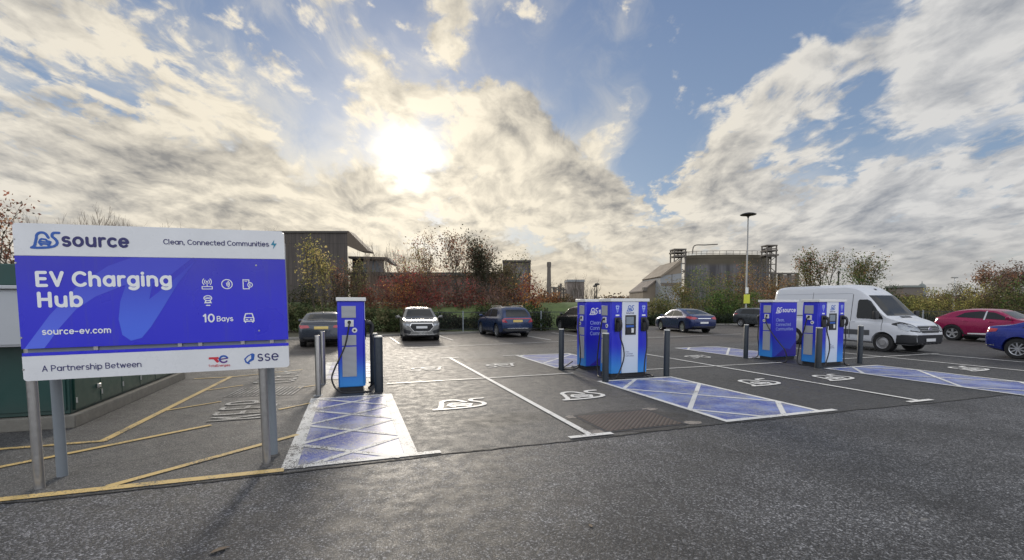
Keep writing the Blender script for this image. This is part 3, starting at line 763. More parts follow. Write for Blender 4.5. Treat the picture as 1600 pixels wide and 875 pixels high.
def charger(name, label, loc, rz, side_cable, front_cables, vis_side=-1):
    t = thing(name, label, 'charger', loc, rz, 'blue rapid charging points')
    MB().box(-CW, CW, 0.012, CD, 0.10, CH).build('cabinet', M['wrap'], t, bevel=0.018)
    MB().box(-CW + 0.03, CW - 0.03, 0.03, CD - 0.02, 0.0, 0.10).build('plinth', M['base'], t)
    MB().box(-CW - 0.035, CW + 0.035, -0.045, CD + 0.03, CH, CH + 0.075).build('roof_cap', M['cap'], t, bevel=0.008)
    MB().box(-CW + 0.012, -0.225, -0.012, 0.012, 0.11, CH - 0.004).build('door', M['wrap'], t, bevel=0.004)
    MB().box(0.245, CW - 0.012, -0.012, 0.012, 0.11, CH - 0.004).build('door', M['wrap'], t, bevel=0.004)
    pn = MB().box(-0.22, 0.24, -0.03, 0.012, 0.11, CH - 0.004).build('screen_panel', M['white_panel'], t, bevel=0.006)
    # screen with its bezel, card reader
    MB().box(-0.135, 0.165, -0.04, -0.03, 1.05, 1.53).build('bezel', M['bezel'], pn, bevel=0.004)
    MB().box(-0.115, 0.10, -0.0425, -0.04, 1.31, 1.49).build('display', M['display'], pn)
    MB().box(-0.115, 0.10, -0.046, -0.04, 1.235, 1.285).build('label_plate', M['ink_blue'], pn)
    MB().box(-0.115, 0.02, -0.055, -0.04, 1.09, 1.20).build('keypad', M['base'], pn, bevel=0.003)
    MB().box(0.03, 0.10, -0.052, -0.04, 1.10, 1.21).build('card_reader', M['cap'], pn, bevel=0.003)
    ik = Ink((-0.09, -0.0304, 1.63), TX, UP, TYm); logo(ik, 0, 0, 0.20, 0.10); ik.build('badge', M['ink_blue'], pn)
    ik = Ink((-0.105, -0.0304, 1.565), TX, UP, TYm); ik.text(0, 0, 0.042, 'source', 0.24, 0.05); ik.build('lettering', M['ink_navy'], pn)
    for k, w_ in enumerate(('Clean,', 'Connected', 'Communities')):
        ik = Ink((-0.115, -0.0304, 0.62 - 0.05 * k), TX, UP, TYm); ik.text(0, 0, 0.026, w_, 0.17, 0.05); ik.build('lettering', M['ink_navy'], pn)
    for k, hx in enumerate((-0.345, 0.40)):
        h = MB().box(hx - 0.085, hx + 0.085, -0.05, -0.012, 1.13, 1.48).build('holster', M['bezel'], t, bevel=0.02)
        pl = MB(); pl.tube(crom([(hx, -0.045, 1.40), (hx, -0.12, 1.40), (hx, -0.165, 1.36), (hx, -0.17, 1.27), (hx, -0.14, 1.18)], 5), [0.045] * 8 + [0.036] * 13, 10)
        pl.build('plug', M['black'], h, 50)
        ik = Ink((hx, -0.0126, 1.60), TX, UP, TYm)
        ik.stroke([(-.03, .09), (-.03, .14), (.03, .14), (.03, .09), (-.03, .09)], .018); ik.stroke(arc(0, .13, .05, .04, 20, 160, 6), .012); ik.stroke([(-.03, .06), (.03, .06)], .014)
        ik.stroke([(-.02, .03), (.02, .03)], .012); ik.stroke([(0, .0), (0, .01)], .016)
        ik.build('pictogram', M['ink_pale'], t)
        MB().box(hx - 0.05, hx + 0.05, -0.016, -0.012, 1.51, 1.545).build('label_plate', M['ink_white'], t)
        MB().tube(crom(front_cables[k]), 0.0165, 8).build('cable', M['black'], t, 60)
    # louvred side panels
    for sgn in (-1, 1):
        def sb(y0, y1, z0, z1, d=0.012):
            return MB().box(min(sgn * CW, sgn * (CW + d)), max(sgn * CW, sgn * (CW + d)), y0, y1, z0, z1)
        for z0, z1 in ((1.52, 1.76), (0.96, 1.17), (0.32, 0.93)):
            sb(0.155, 0.43, z0, z1).build('louvre', M['louvre'], t, bevel=0.003)
        so_ = sb(0.20, 0.37, 1.34, 1.48, 0.014).build('socket_plate', M['cap'], t, bevel=0.003)
        q = MB(); q.lathe([(sgn * (CW + 0.012), 0.035), (sgn * (CW + 0.03), 0.03)], 'x', (0, 0.285, 1.43), 16); q.build('socket', M['black'], so_, 50)
        q = MB(); q.lathe([(sgn * (CW + 0.0005), 0.052), (sgn * (CW + 0.010), 0.05)], 'x', (0, 0.185, 1.265), 24); rg = q.build('key_ring', M['cap'], t, 50)
        q = MB(); q.lathe([(sgn * (CW + 0.010), 0.022), (sgn * (CW + 0.012), 0.021)], 'x', (0, 0.185, 1.265), 16); q.build('key_hole', M['bezel'], rg, 50)
    MB().tube(crom(side_cable), 0.0165, 8).build('cable', M['black'], t, 60)
    # back panel with the big badge
    bk = MB().box(-CW + 0.02, CW - 0.02, CD, CD + 0.012, 0.12, CH - 0.004).build('back_panel', M['wrap_gap'], t, bevel=0.004)
    def bi(x, z, d=0.0125): return Ink((CW - 0.02 - x, CD + d, z), (-1, 0, 0), UP, (0, 1, 0))
    ik = bi(0, 0.125, 0.0122); ik.fill([(0.10, 0.0), (0.50, 0.26), (0.74, 0.22), (1.0, 0.5), (1.0, 0.0)]); ik.build('graphic', M['wrap_dark'], bk)
    ik = bi(0.10, 1.52, 0.0128); logo(ik, 0, 0, 0.25, 0.10); ik.build('badge', M['ink_white'], bk)
    ik = bi(0.38, 1.55, 0.0128); ik.text(0, 0, 0.118, 'source', 0.24, 0.0); ik.build('lettering', M['ink_white'], bk)
    for k, w_ in enumerate(('Clean,', 'Connected', 'Communities')):
        ik = bi(0.12, 1.25 - 0.145 * k, 0.0128); ik.text(0, 0, 0.088, w_, 0.15, 0.0); ik.build('lettering', M['ink_pale'], bk)
    return t
def fc(a, b):   # two cables hanging from the front holsters and looping on the ground
    return [[(-0.345, -0.14, 1.19), (-0.33, -0.13, 1.0), (-0.25, -0.14, 0.75), (-0.24, -0.15, 0.5), (-0.36, -0.17, 0.2), (-0.5, -0.2, 0.03), (-0.62, -0.12, 0.02), (-0.66, 0.05, 0.02)],
            [(0.40, -0.14, 1.19), (0.42, -0.13, 0.95), (0.41, -0.14, 0.7), (0.35, -0.16, 0.4), (0.33, -0.18, 0.12), (0.42, -0.2, 0.02), (0.58, -0.18, 0.02), (0.66, 0.0, 0.02), (0.60, 0.2, 0.02)]]
S = CW + 0.02
# single unit on the left, turned so that its louvred side faces the road
charger('charging_point', 'lone blue charging point nearest the big sign, louvred side facing us, behind steel bollards', (0.23, 10.445, 0), R(90),
        [(-S, 0.285, 1.43), (-S - 0.06, 0.29, 1.36), (-S - 0.07, 0.36, 1.0), (-S - 0.10, 0.46, 0.75), (-S - 0.12, 0.58, 0.5), (-S - 0.12, 0.63, 0.3), (-S - 0.12, 0.55, 0.1), (-S - 0.15, 0.40, 0.025), (-S - 0.16, 0.1, 0.02), (-S - 0.12, -0.12, 0.02)],
        [[(-0.345, -0.14, 1.19), (-0.36, -0.19, 1.0), (-0.38, -0.24, 0.7), (-0.40, -0.29, 0.45), (-0.36, -0.24, 0.22), (-0.28, -0.12, 0.06), (-0.2, -0.08, 0.02)],
         [(0.40, -0.14, 1.19), (0.38, -0.2, 0.9), (0.34, -0.3, 0.5), (0.3, -0.28, 0.2), (0.36, -0.2, 0.02), (0.5, -0.12, 0.02)]])
charger('charging_point', 'charging point with white screen panel facing us at the front of the middle island', (6.42, 9.72, 0), 0,
        [(-S, 0.285, 1.43), (-S - 0.05, 0.30, 1.38), (-S - 0.07, 0.36, 1.05), (-S - 0.08, 0.42, 0.7), (-S - 0.08, 0.46, 0.4), (-S - 0.10, 0.40, 0.08), (-S - 0.18, 0.15, 0.02), (-S - 0.05, -0.12, 0.02), (-S + 0.3, -0.2, 0.02)], fc(0, 0))
charger('charging_point', 'rear charging point of the middle island, cable trailing beside the far left bollard', (6.475, 11.6, 0), R(180),
        [(S, 0.285, 1.43), (S + 0.05, 0.27, 1.38), (S + 0.07, 0.28, 1.1), (S + 0.10, 0.40, 0.75), (S + 0.14, 0.52, 0.45), (S + 0.16, 0.50, 0.15), (S + 0.28, 0.40, 0.025), (S + 0.5, 0.15, 0.02), (S + 0.55, -0.02, 0.02), (S + 0.35, -0.05, 0.04), (S + 0.12, 0.02, 0.2)], fc(0, 0))
charger('charging_point', 'charging point in front of the white van with its screen panel facing us', (13.13, 9.58, 0), 0,
        [(-S, 0.285, 1.43), (-S - 0.05, 0.30, 1.38), (-S - 0.07, 0.36, 1.05), (-S - 0.08, 0.46, 0.7), (-S - 0.08, 0.52, 0.35), (-S - 0.10, 0.52, 0.08), (-S - 0.14, 0.35, 0.02), (-S - 0.1, 0.1, 0.02)], fc(0, 0))
charger('charging_point', 'rear charging point of the right island, nearest the grey hatchback', (13.13, 11.6, 0), R(180),
        [(S, 0.285, 1.43), (S + 0.05, 0.30, 1.36), (S + 0.06, 0.36, 1.15), (S + 0.07, 0.6, 0.85), (S + 0.08, 0.9, 0.55), (S + 0.08, 1.06, 0.38), (S + 0.07, 1.12, 0.15), (S + 0.10, 1.08, 0.02), (S + 0.12, 0.8, 0.02)], fc(0, 0))
# ------------------------------------------------------------------ bollards
M['bollard'] = material('dark_slate_bollard', (0.012, 0.020, 0.030), 0.5, var=0.25, vscale=5, bump=0.2, bscale=60)
M['bollard_cap'] = material('lit_pale_cap', (0.55, 0.55, 0.52), 0.5, var=0.2)  # pale cap with the light on the bollard tops painted in
def bollard(x, y, h, label, r=0.072, steel=False):
    t = thing('steel_bollard' if steel else 'bollard', label, 'bollard', (x, y, 0), 0, 'steel bollards' if steel else 'dark bollards round the charging islands')
    if steel:
        q = MB(); q.lathe([(0, r), (h - 0.02, r), (h - 0.006, r * 0.93), (h, r * 0.7)], n=24); q.build('post', M['steel'], t, 50)
        q = MB(); q.lathe([(0.003, r + 0.045), (0.01, r + 0.04)], n=24); q.build('base_ring', M['grey_post'], t)
    else:
        q = MB(); q.lathe([(0, r), (h - 0.05, r), (h - 0.045, r * 0.94), (h - 0.03, r * 0.94), (h - 0.025, r)], n=28); q.build('post', M['bollard'], t, 50)
        q = MB(); q.lathe([(h - 0.025, r), (h - 0.006, r), (h, r * 0.92)], n=28); q.build('cap', M['bollard_cap'], t, 50)
bollard(-0.65, 9.75, 1.19, 'steel bollard left of the lone charger, nearer one of the pair', 0.05, True)
bollard(-0.63, 11.12, 1.19, 'steel bollard left of the lone charger, farther one of the pair', 0.05, True)
bollard(-1.98, 13.3, 1.15, 'short steel post seen under the right end of the sign board', 0.05, True)
bollard(0.50, 9.77, 1.15, 'dark bollard right of the lone charger, nearer one of the pair', 0.085)
bollard(0.45, 10.75, 1.15, 'dark bollard right of the lone charger, half hidden behind another', 0.085)
bollard(5.38, 11.39, 1.13, 'dark bollard at the far left of the middle island')
bollard(5.50, 9.27, 1.14, 'dark bollard in front of the middle island chargers', 0.075)
bollard(7.37, 9.51, 1.17, 'dark bollard to the right of the middle island')
bollard(12.30, 11.82, 1.13, 'dark bollard left of the right island')
bollard(12.37, 9.36, 1.15, 'dark bollard in front of the right island chargers', 0.082)
bollard(14.49, 9.66, 1.16, 'dark bollard in front of the van side')
# darker tarmac pads the chargers stand on
pad = material('charcoal_island_surface', (0.03, 0.032, 0.036), 0.55, var=0.35, vscale=8, bump=0.3, bscale=80)
for x0, x1, y0, y1 in ((-0.60, 0.56, 9.42, 11.7), (5.46, 7.32, 9.40, 11.75), (12.48, 14.44, 9.2, 11.75)):
    sheet('charger_island', [(x0, y0), (x1, y0), (x1, y1), (x0, y1)], 0.0075, pad)

# ------------------------------------------------------------------ chequer-plate cover in the near bay
def chequer():
    m = bpy.data.materials.new('rusty_chequer_plate'); m.use_nodes = True
    g = NT(m.node_tree); b = g.n['Principled BSDF']
    co = g.new('ShaderNodeTexCoord').outputs['Object']; x, y, z = g.sep(co)
    u = g.mul(g.add(x, y), 24.0); v = g.mul(g.sub(x, y), 24.0)
    a = g.math('ABSOLUTE', g.math('SINE', g.mul(u, 1.57))); c = g.math('ABSOLUTE', g.math('SINE', g.mul(v, 1.57)))
    h = g.ramp(g.mul(a, c), 0.30, 0.62)
    n = g.noise(co, 4, 5, 0.6)
    col = g.mix(h, (0.035, 0.026, 0.02), g.mix(n, (0.075, 0.05, 0.036), (0.13, 0.095, 0.075)))
    g.put(b.inputs['Base Color'], col); b.inputs['Roughness'].default_value = 0.55; b.inputs['Metallic'].default_value = 0.2
    bp = g.new('ShaderNodeBump'); bp.inputs['Strength'].default_value = 0.8; bp.inputs['Distance'].default_value = 0.01
    g.put(bp.inputs['Height'], h); g.l.new(bp.outputs[0], b.inputs['Normal'])
    return m
M['chequer'] = chequer()
mh = thing('access_cover', 'rusty chequer plate access cover set in the near bay', 'drain cover', (4.02, 6.08, 0))
q = MB()
for x0, x1, y0, y1 in ((-0.70, 0.70, -0.52, -0.47), (-0.70, 0.70, 0.47, 0.52), (-0.70, -0.65, -0.47, 0.47), (0.65, 0.70, -0.47, 0.47)): q.box(x0, x1, y0, y1, -0.02, 0.011)
q.build('frame', M['base'], mh)
for x0 in (-0.645, -0.212, 0.22): MB().box(x0, x0 + 0.425, -0.465, 0.465, -0.02, 0.0135).build('cover_plate', M['chequer'], mh)
for k, (x, y) in enumerate(((-0.78, -0.42), (0.80, -0.46), (-0.70, 0.45), (0.76, 0.5))):
    pts = [(4.02 + x + 0.17 * math.cos(a) * random.uniform(0.7, 1.1), 6.08 + y + 0.11 * math.sin(a) * random.uniform(0.7, 1.1)) for a in [j * math.pi / 5 for j in range(10)]]
    sheet('concrete_patch', pts, 0.0090 + 0.0002 * k, paint_mat('weathered_concrete', (0.30, 0.26, 0.22), 0.35))
pts = [(4.02 + 1.05 * math.cos(a) * random.uniform(0.88, 1.1), 6.08 + 0.66 * math.sin(a) * random.uniform(0.88, 1.08)) for a in [j * math.pi / 14 for j in range(28)]]
sheet('tarmac_patch', pts, 0.0070, asphalt('patched_tarmac', 110, (0.028, 0.027, 0.026), (0.11, 0.10, 0.095), 0.5, 0.6))

# ------------------------------------------------------------------ green equipment cabinets behind the sign
M['green'] = material('dark_green_steel', (0.008, 0.050, 0.043), 0.42, var=0.15, vscale=2.5, grime=0.4)
M['green2'] = material('green_door_steel', (0.014, 0.058, 0.043), 0.42, var=0.2, vscale=2.5, grime=0.4)
M['grey_box'] = material('pale_grey_cabinet', (0.42, 0.44, 0.47), 0.45, var=0.06, vscale=2)
M['alloy'] = material('cast_handle', (0.50, 0.50, 0.48), 0.4, 0.6)
cabi = thing('equipment_cabinet', 'long dark green steel equipment cabinet with doors on a concrete plinth', 'cabinet', (-3.9, 8.4, 0))
MB().box(-6.5, 0, 0, 4.5, 0.20, 2.05).build('body', M['green'], cabi, bevel=0.01)
MB().box(-6.55, 0.05, -0.05, 4.55, 2.05, 2.36).build('roof', M['green'], cabi, bevel=0.02)
MB().box(-6.6, 0.08, -0.08, 4.62, 0, 0.19).build('plinth', material('stained_plinth', (0.24, 0.23, 0.20), 0.9, var=0.4, vscale=5, bump=0.4, grime=0.5), cabi, bevel=0.015)
for k in range(6):
    y0 = 0.08 + k * 0.735
    d = MB().box(0.0, 0.022, y0, y0 + 0.72, 0.24, 2.0).build('door', M['green2'], cabi, bevel=0.006)
    if k % 2 == 0: MB().box(0.022, 0.05, y0 + 0.60, y0 + 0.70, 0.46, 0.53).build('handle', M['alloy'], d, bevel=0.01)
    MB().tube([(0.024, y0 + 0.03, 0.34), (0.024, y0 + 0.03, 0.42)], 0.014, 8).build('hinge', M['alloy'], d)
for k in range(4):
    MB().box(-6.4 + 1.6 * k, -4.84 + 1.6 * k, -0.02, 0.0, 0.26, 2.0).build('front_panel', M['green'], cabi, bevel=0.006)
gb = thing('meter_cabinet', 'pale grey meter cabinet fixed to the front of the green cabinet, left edge of view', 'cabinet', (-4.75, 8.36, 0))
MB().box(-0.9, 0.65, -0.30, 0.0, 1.22, 2.0).build('body', M['grey_box'], gb, bevel=0.01)
for x0 in (-0.88, -0.13, 0.29): MB().box(x0, x0 + (0.73 if x0 < -0.5 else 0.40 if x0 < 0 else 0.34), -0.315, -0.30, 1.25, 1.97).build('door', M['grey_box'], gb, bevel=0.006)
MB().box(-0.95, 0.70, -0.36, 0.01, 2.0, 2.05).build('roof', M['grey_box'], gb, bevel=0.01)
sc = thing('service_cabinet', 'low dark green service cabinet beyond the long cabinet', 'cabinet', (-4.6, 14.3, 0))
MB().box(-3, 0.35, 0, 1.6, 0.1, 1.3).build('body', M['green'], sc, bevel=0.01); MB().box(-3.05, 0.4, -0.05, 1.65, 0, 0.1).build('plinth', M['concrete'], sc)
for x0 in (-2.2, -1.3, -0.45): MB().box(x0, x0 + 0.75, -0.02, 0, 0.2, 1.2).build('door', M['green2'], sc, bevel=0.005)

# fallen leaves on the road
lf = material('dry_leaf', (0.16, 0.12, 0.08), 0.8, var=0.3)
def fallen_leaf(x, y, s, rz, label):
    q = MB(); pts = []
    prof = [(-.5, 0), (-.3, .16), (0, .24), (.25, .17), (.5, 0)]
    up = [(a, b, .06 * abs(b) / .24 + .05 * a * a) for a, b in prof]; dn = [(a, -b * .9, .10 * abs(b) / .24 + .05 * a * a) for a, b in prof]; mid_ = [(a, 0, .015 + .05 * a * a) for a, b in prof]
    for i in range(4):
        q.add([mid_[i], mid_[i+1], up[i+1], up[i]], [(0, 1, 2, 3)]); q.add([dn[i], dn[i+1], mid_[i+1], mid_[i]], [(0, 1, 2, 3)])
    q.tube([(.5, 0, .03), (.7, .05, .02)], .012, 5)
    q.v = [(p[0] * s, p[1] * s, p[2] * s + 0.004) for p in q.v]
    o = q.build('fallen_leaf', lf); o.location = (x, y, 0); o.rotation_euler = (0, 0, rz)
    tag(o, label, 'leaf')
fallen_leaf(-0.94, 3.80, 0.13, 0.5, 'dry curled leaf lying on the near road below the sign')
fallen_leaf(1.80, 3.24, 0.06, 1.5, 'thin pale dry leaf on the near road right of centre')

# ------------------------------------------------------------------ vehicles
def car_paint(name, col, metal=0.35, rough=0.28):
    return material(name, col, rough, metal, var=0.06, vscale=2, coat=0.45, grime=0.3)
M['glass'] = material('tinted_glass', (0.012, 0.015, 0.018), 0.14, 0.0, spec=0.55, var=0.1)
M['trim'] = material('black_trim_plastic', (0.018, 0.019, 0.022), 0.55)
M['tyre'] = material('tyre_rubber', (0.015, 0.015, 0.016), 0.8, var=0.3)
M['alloy_wheel'] = material('alloy_wheel', (0.50, 0.51, 0.53), 0.32, 0.8)
M['chrome'] = material('chrome_strip', (0.75, 0.75, 0.76), 0.18, 0.95)
M['red_lamp'] = material('red_lamp_lens', (0.35, 0.012, 0.03), 0.15, spec=0.9)
M['clear_lamp'] = material('clear_lamp_lens', (0.30, 0.32, 0.35), 0.12, 0.5, spec=1.0, var=0.35, vscale=18)
M['plate_y'] = material('yellow_number_plate', (0.66, 0.50, 0.16), 0.4); M['plate_w'] = material('white_number_plate', (0.72, 0.73, 0.74), 0.4)
def pw(pts, x):
    """smooth monotone-ish interpolation through control points"""
    if x <= pts[0][0]: return pts[0][1]
    for i in range(len(pts) - 1):
        (x0, y0), (x1, y1) = pts[i], pts[i+1]
        if x <= x1:
            t = (x - x0) / (x1 - x0); h = x1 - x0
            def sl(j):
                if j <= 0 or j >= len(pts) - 1: return 0.0 if False else ((pts[min(j+1, len(pts)-1)][1] - pts[max(j-1, 0)][1]) / max(1e-6, pts[min(j+1, len(pts)-1)][0] - pts[max(j-1, 0)][0]))
                a = (pts[j][1] - pts[j-1][1]) / (pts[j][0] - pts[j-1][0]); b = (pts[j+1][1] - pts[j][1]) / (pts[j+1][0] - pts[j][0])
                return 0.0 if a * b <= 0 else 2 * a * b / (a + b)
            m0, m1 = sl(i), sl(i+1)
            return (2*t**3 - 3*t**2 + 1) * y0 + (t**3 - 2*t**2 + t) * h * m0 + (-2*t**3 + 3*t**2) * y1 + (t**3 - t**2) * h * m1
    return pts[-1][1]
class Car:
    """x forward, y left, z up; rear at -L/2"""
    def __init__(s, name, label, cat, loc, heading, spec, group=None):
        s.sp = spec; s.t = thing(name, label, cat, loc, heading, group); s.L = spec['L']; s.W = spec['W'] / 2
        s.body()
    def section(s, x):
        sp = s.sp; top, belt, bot = pw(sp['top'], x), pw(sp['belt'], x), pw(sp['bot'], x); w = s.W * pw(sp['plan'], x)
        g = max(0.0, top - belt); tb = sp.get('tumble', 0.36)
        yr = w - 0.05 - tb * g
        sh = sp.get('rr', 0.10)
        P = [(0, bot), (w - 0.12, bot), (w - 0.03, bot + 0.07), (w - 0.01, bot + 0.20), (w, bot + (belt - bot) * 0.55), (w - 0.006, belt - 0.10), (w - 0.03, belt - 0.02), (w - 0.055, belt + 0.0)]
        P += [(w - 0.055 - (w - 0.055 - yr) * 0.5, belt + g * 0.42), (yr + 0.005, belt + g * 0.80), (yr - sh * 0.4, belt + g * 0.93), (yr - sh * 1.6, belt + g * 0.99), (yr * 0.5, top + 0.012 * (g > 0.2) + 0.006), (0, top + 0.02)]
        return P
    def body(s):
        sp = s.sp; h = s.L / 2
        xs = sorted(set([-h + s.L * i / 72 for i in range(73)] + [-h + e for e in (0.02, 0.045)] + [h - e for e in (0.02, 0.045)]))
        mb = MB(); n = None; rows = []
        for x in xs:
            P = s.section(x); full = [(x, y, z) for y, z in P] + [(x, -y, z) for y, z in P[-2:0:-1]]
            n = len(full); rows.append(full)
        for r in rows: mb.v += r
        for i in range(len(rows) - 1):
            for j in range(n): mb.f.append((i*n+j, i*n+(j+1) % n, (i+1)*n+(j+1) % n, (i+1)*n+j)); mb.m.append(0)
        mb.f.append(tuple(range(n))); mb.m.append(0); mb.f.append(tuple(range((len(rows)-1)*n, len(rows)*n))); mb.m.append(0)
        o = mb.build('body', sp['paint'], s.t, 38)
        me = o.data
        s.bvh = BVHTree.FromPolygons([v.co[:] for v in me.vertices], [p.vertices[:] for p in me.polygons])
        # wheel arches
        cut = MB()
        for ax in sp['axles']:
            for sg in (-1, 1):
                y0, y1 = sorted((sg * (s.W - 0.27), sg * (s.W + 0.3)))
                ar = sp['wr'] * 1.16
                cut.lathe([(y0, ar), (y1, ar)], 'y', (ax, 0, sp['wr'] * 1.03), 40)
        co = cut.build('arch_cutter', M['trim'], s.t); bpy.context.view_layer.update()
        md = o.modifiers.new('arches', 'BOOLEAN'); md.operation = 'DIFFERENCE'; md.solver = 'EXACT'; md.object = co
        dg = bpy.context.evaluated_depsgraph_get()
        nm = bpy.data.meshes.new_from_object(o.evaluated_get(dg), depsgraph=dg)
        o.modifiers.remove(md); bpy.data.objects.remove(co)
        if len(nm.polygons) > 100: o.data = nm; sharp(nm, 38)
        s.bodyo = o
        for ax in sp['axles']:
            for sg in (-1, 1): s.wheel(ax, sg)
    def wheel(s, ax, sg):
        sp = s.sp; r = sp['wr']; tw = 0.20; y = sg * (s.W - 0.035 - tw / 2)
        q = MB(); q.lathe([(-tw/2 + .07, r * .62), (-tw/2, r * .64), (-tw/2, r * .94), (-tw/2 + .02, r), (tw/2 - .02, r), (tw/2, r * .94), (tw/2, r * .64), (tw/2 - 0.07, r * 0.62)], 'y', n=36)
        t = q.build('wheel', M['tyre'], s.t, 40); t.location = (ax, y, r)
        rim = MB(); rr = r * 0.645; f = sg * tw / 2
        ns = sp.get('spokes', 5)
        def ring(r0, r1, d0, d1):
            k = 36
            vs = [(r0 * math.cos(2*math.pi*i/k), f - sg * d0, r0 * math.sin(2*math.pi*i/k)) for i in range(k)] + [(r1 * math.cos(2*math.pi*i/k), f - sg * d1, r1 * math.sin(2*math.pi*i/k)) for i in range(k)]
            rim.add(vs, [(i, (i+1) % k, k + (i+1) % k, k + i) for i in range(k)])
        ring(rr, rr * .92, 0.004, 0.012); ring(rr * .92, rr * .90, 0.012, 0.065)
        if ns:
            for k in range(ns):
                a = 2 * math.pi * k / ns + 0.3; ca, sa = math.cos(a), math.sin(a)
                def Pq(ra, tq, d): return (ra * ca - tq * sa, f - sg * d, ra * sa + tq * ca)
                wi, wo = rr * sp.get('spw', .17), rr * sp.get('spw', .17) * 1.2
                rim.add([Pq(rr*.1, -wi, .02), Pq(rr*.95, -wo, .014), Pq(rr*.95, wo, .014), Pq(rr*.1, wi, .02), Pq(rr*.1, -wi, .06), Pq(rr*.95, -wo, .06), Pq(rr*.95, wo, .06), Pq(rr*.1, wi, .06)],
                        [(0, 1, 2, 3), (0, 1, 5, 4), (2, 3, 7, 6), (1, 2, 6, 5)])
            hb = rr * .2
        else: ring(rr * .9, rr * .45, 0.05, 0.03); hb = rr * .45
        k = 20
        rim.add([(hb * math.cos(2*math.pi*i/k), f - sg * .016, hb * math.sin(2*math.pi*i/k)) for i in range(k)], [tuple(range(k))])
        rim.build('rim', sp.get('rim', M['alloy_wheel']), t)
        dk = MB(); k = 36; dk.add([(rr * .93 * math.cos(2*math.pi*i/k), f - sg * .066, rr * .93 * math.sin(2*math.pi*i/k)) for i in range(k)], [tuple(range(k))]); dk.build('brake_disc', M['trim'], t)
        wl = MB(); wl.lathe([(sg * (s.W - 0.262), r * 1.15), (sg * (s.W - 0.268), r * 1.15)], 'y', (ax, 0, r * 1.03), 32); wl.build('wheel_well', M['trim'], s.t)
    def patch(s, name, poly, face, m, off=0.007, cuts=5, parent=None, side=1):
        """lay a polygon on the body: face 'front'/'rear' takes (y,z), 'side' takes (x,z), 'top' takes (x,y)"""
        b = bmesh.new(); vs = [b.verts.new((p[0], p[1], 0)) for p in poly]; b.faces.new(vs)
        bmesh.ops.triangulate(b, faces=b.faces)
        for _ in range(cuts): bmesh.ops.subdivide_edges(b, edges=[e for e in b.edges if e.calc_length() > 0.05], cuts=1, use_grid_fill=True)
        bmesh.ops.triangulate(b, faces=b.faces)
        ok = True
        for v in b.verts:
            a, c = v.co.x, v.co.y
            if face == 'front': o, d = Vector((s.L, a, c)), Vector((-1, 0, 0))
            elif face == 'rear': o, d = Vector((-s.L, a, c)), Vector((1, 0, 0))
            elif face == 'top': o, d = Vector((a, c, 5)), Vector((0, 0, -1))
            else: o, d = Vector((a, side * 3, c)), Vector((0, -side, 0))
            loc, nr, ix, ds = s.bvh.ray_cast(o, d)
            if loc is None:
                loc, nr, ix, ds = s.bvh.find_nearest(o + d * (s.L * 0.5 if face in ('front', 'rear') else 2.0))
            v.co = loc + (nr if nr.dot(d) < 0 else -nr) * off * 0.7 - d * off * 0.4
        me = bpy.data.meshes.new(name); b.to_mesh(me); b.free(); me.materials.append(m)
        o = bpy.data.objects.new(name, me); COL.objects.link(o); o.parent = parent or s.t
        sharp(me, 50); return o
    def sym(s, name, poly, face, m, **k):
        if face == 'side': return [s.patch(name, poly, 'side', m, side=sg, **k) for sg in (1, -1)]
        return [s.patch(name, [(sg * p[0], p[1]) for p in poly], face, m, **k) for sg in (1, -1)]
    def mirror(s, x, z, m=None):
        for sg in (1, -1):
            q = MB(); y = s.W * pw(s.sp['plan'], x) - 0.02
            q.tube(crom([(x, sg * (y - 0.06), z - 0.02), (x, sg * (y + 0.03), z), (x - .02, sg * (y + 0.10), z + .04), (x - .02, sg * (y + 0.20), z + .04), (x, sg * (y + 0.235), z + 0.03)], 4), [.02] * 5 + [.035] * 3 + [.075] * 8 + [0.03], 10)
            q.build('mirror', m or s.sp['paint'], s.t, 60)
    def handles(s, xs, z):
        for x in xs:
            for sg in (1, -1):
                y = s.W * pw(s.sp['plan'], x)
                MB().tube([(x - .09, sg * (y + .004), z), (x - .07, sg * (y + .02), z), (x + .07, sg * (y + .02), z), (x + .09, sg * (y + .004), z)], .012, 6).build('door_handle', s.sp['paint'], s.t, 60)

def box_pts(x0, x1, z0, z1): return [(x0, z0), (x1, z0), (x1, z1), (x0, z1)]
BOT = lambda h: [(-h, .36), (-h + .25, .26), (-h + .7, .20), (h - .7, .19), (h - .25, .21), (h, .28)]
PLAN = lambda h, e=.80, f=.74: [(-h, e), (-h + .06, e + .08), (-h + .22, .955), (-h + .7, 1.0), (h - 1.1, 1.0), (h - .4, .95), (h - .12, f + .11), (h, f)]
AX = math.pi / 2     # heading of a vehicle whose nose points along +Y

# --- saloon seen from behind, left of the lone charger
h = 2.35
sp = dict(L=4.7, W=1.83, paint=car_paint('graphite_paint', (0.042, 0.050, 0.068)), axles=(-1.42, 1.40), wr=.33, spokes=10, spw=.07,
          top=[(-h, .82), (-h+.08, 1.0), (-h+.3, 1.08), (-h+.62, 1.10), (-h+1.45, 1.40), (-h+2.0, 1.44), (-h+2.6, 1.42), (-h+3.55, 1.02), (-h+4.2, .90), (h-.12, .78), (h, .62)],
          belt=[(-h, .80), (-h+.1, .93), (-h+.6, .97), (0, .94), (h-1.2, .92), (h-.5, .82), (h, .58)], bot=BOT(h), plan=PLAN(h))
c = Car('saloon_car', 'graphite grey saloon parked nose-in by the hedge, half behind the lone charging point', 'car', (-1.20, 22.75, 0), AX, sp)
c.patch('rear_window', [(-.60, 1.12), (.60, 1.12), (.50, 1.36), (-.50, 1.36)], 'rear', M['glass'])
for sw in c.sym('side_window', [(-1.35, .99), (1.0, .97), (.15, 1.33), (-.65, 1.34), (-1.0, 1.22)], 'side', M['glass']): pass
c.sym('tail_lamp', [(.44, .83), (.78, .80), (.84, .93), (.50, .93)], 'rear', M['red_lamp'], off=.008)
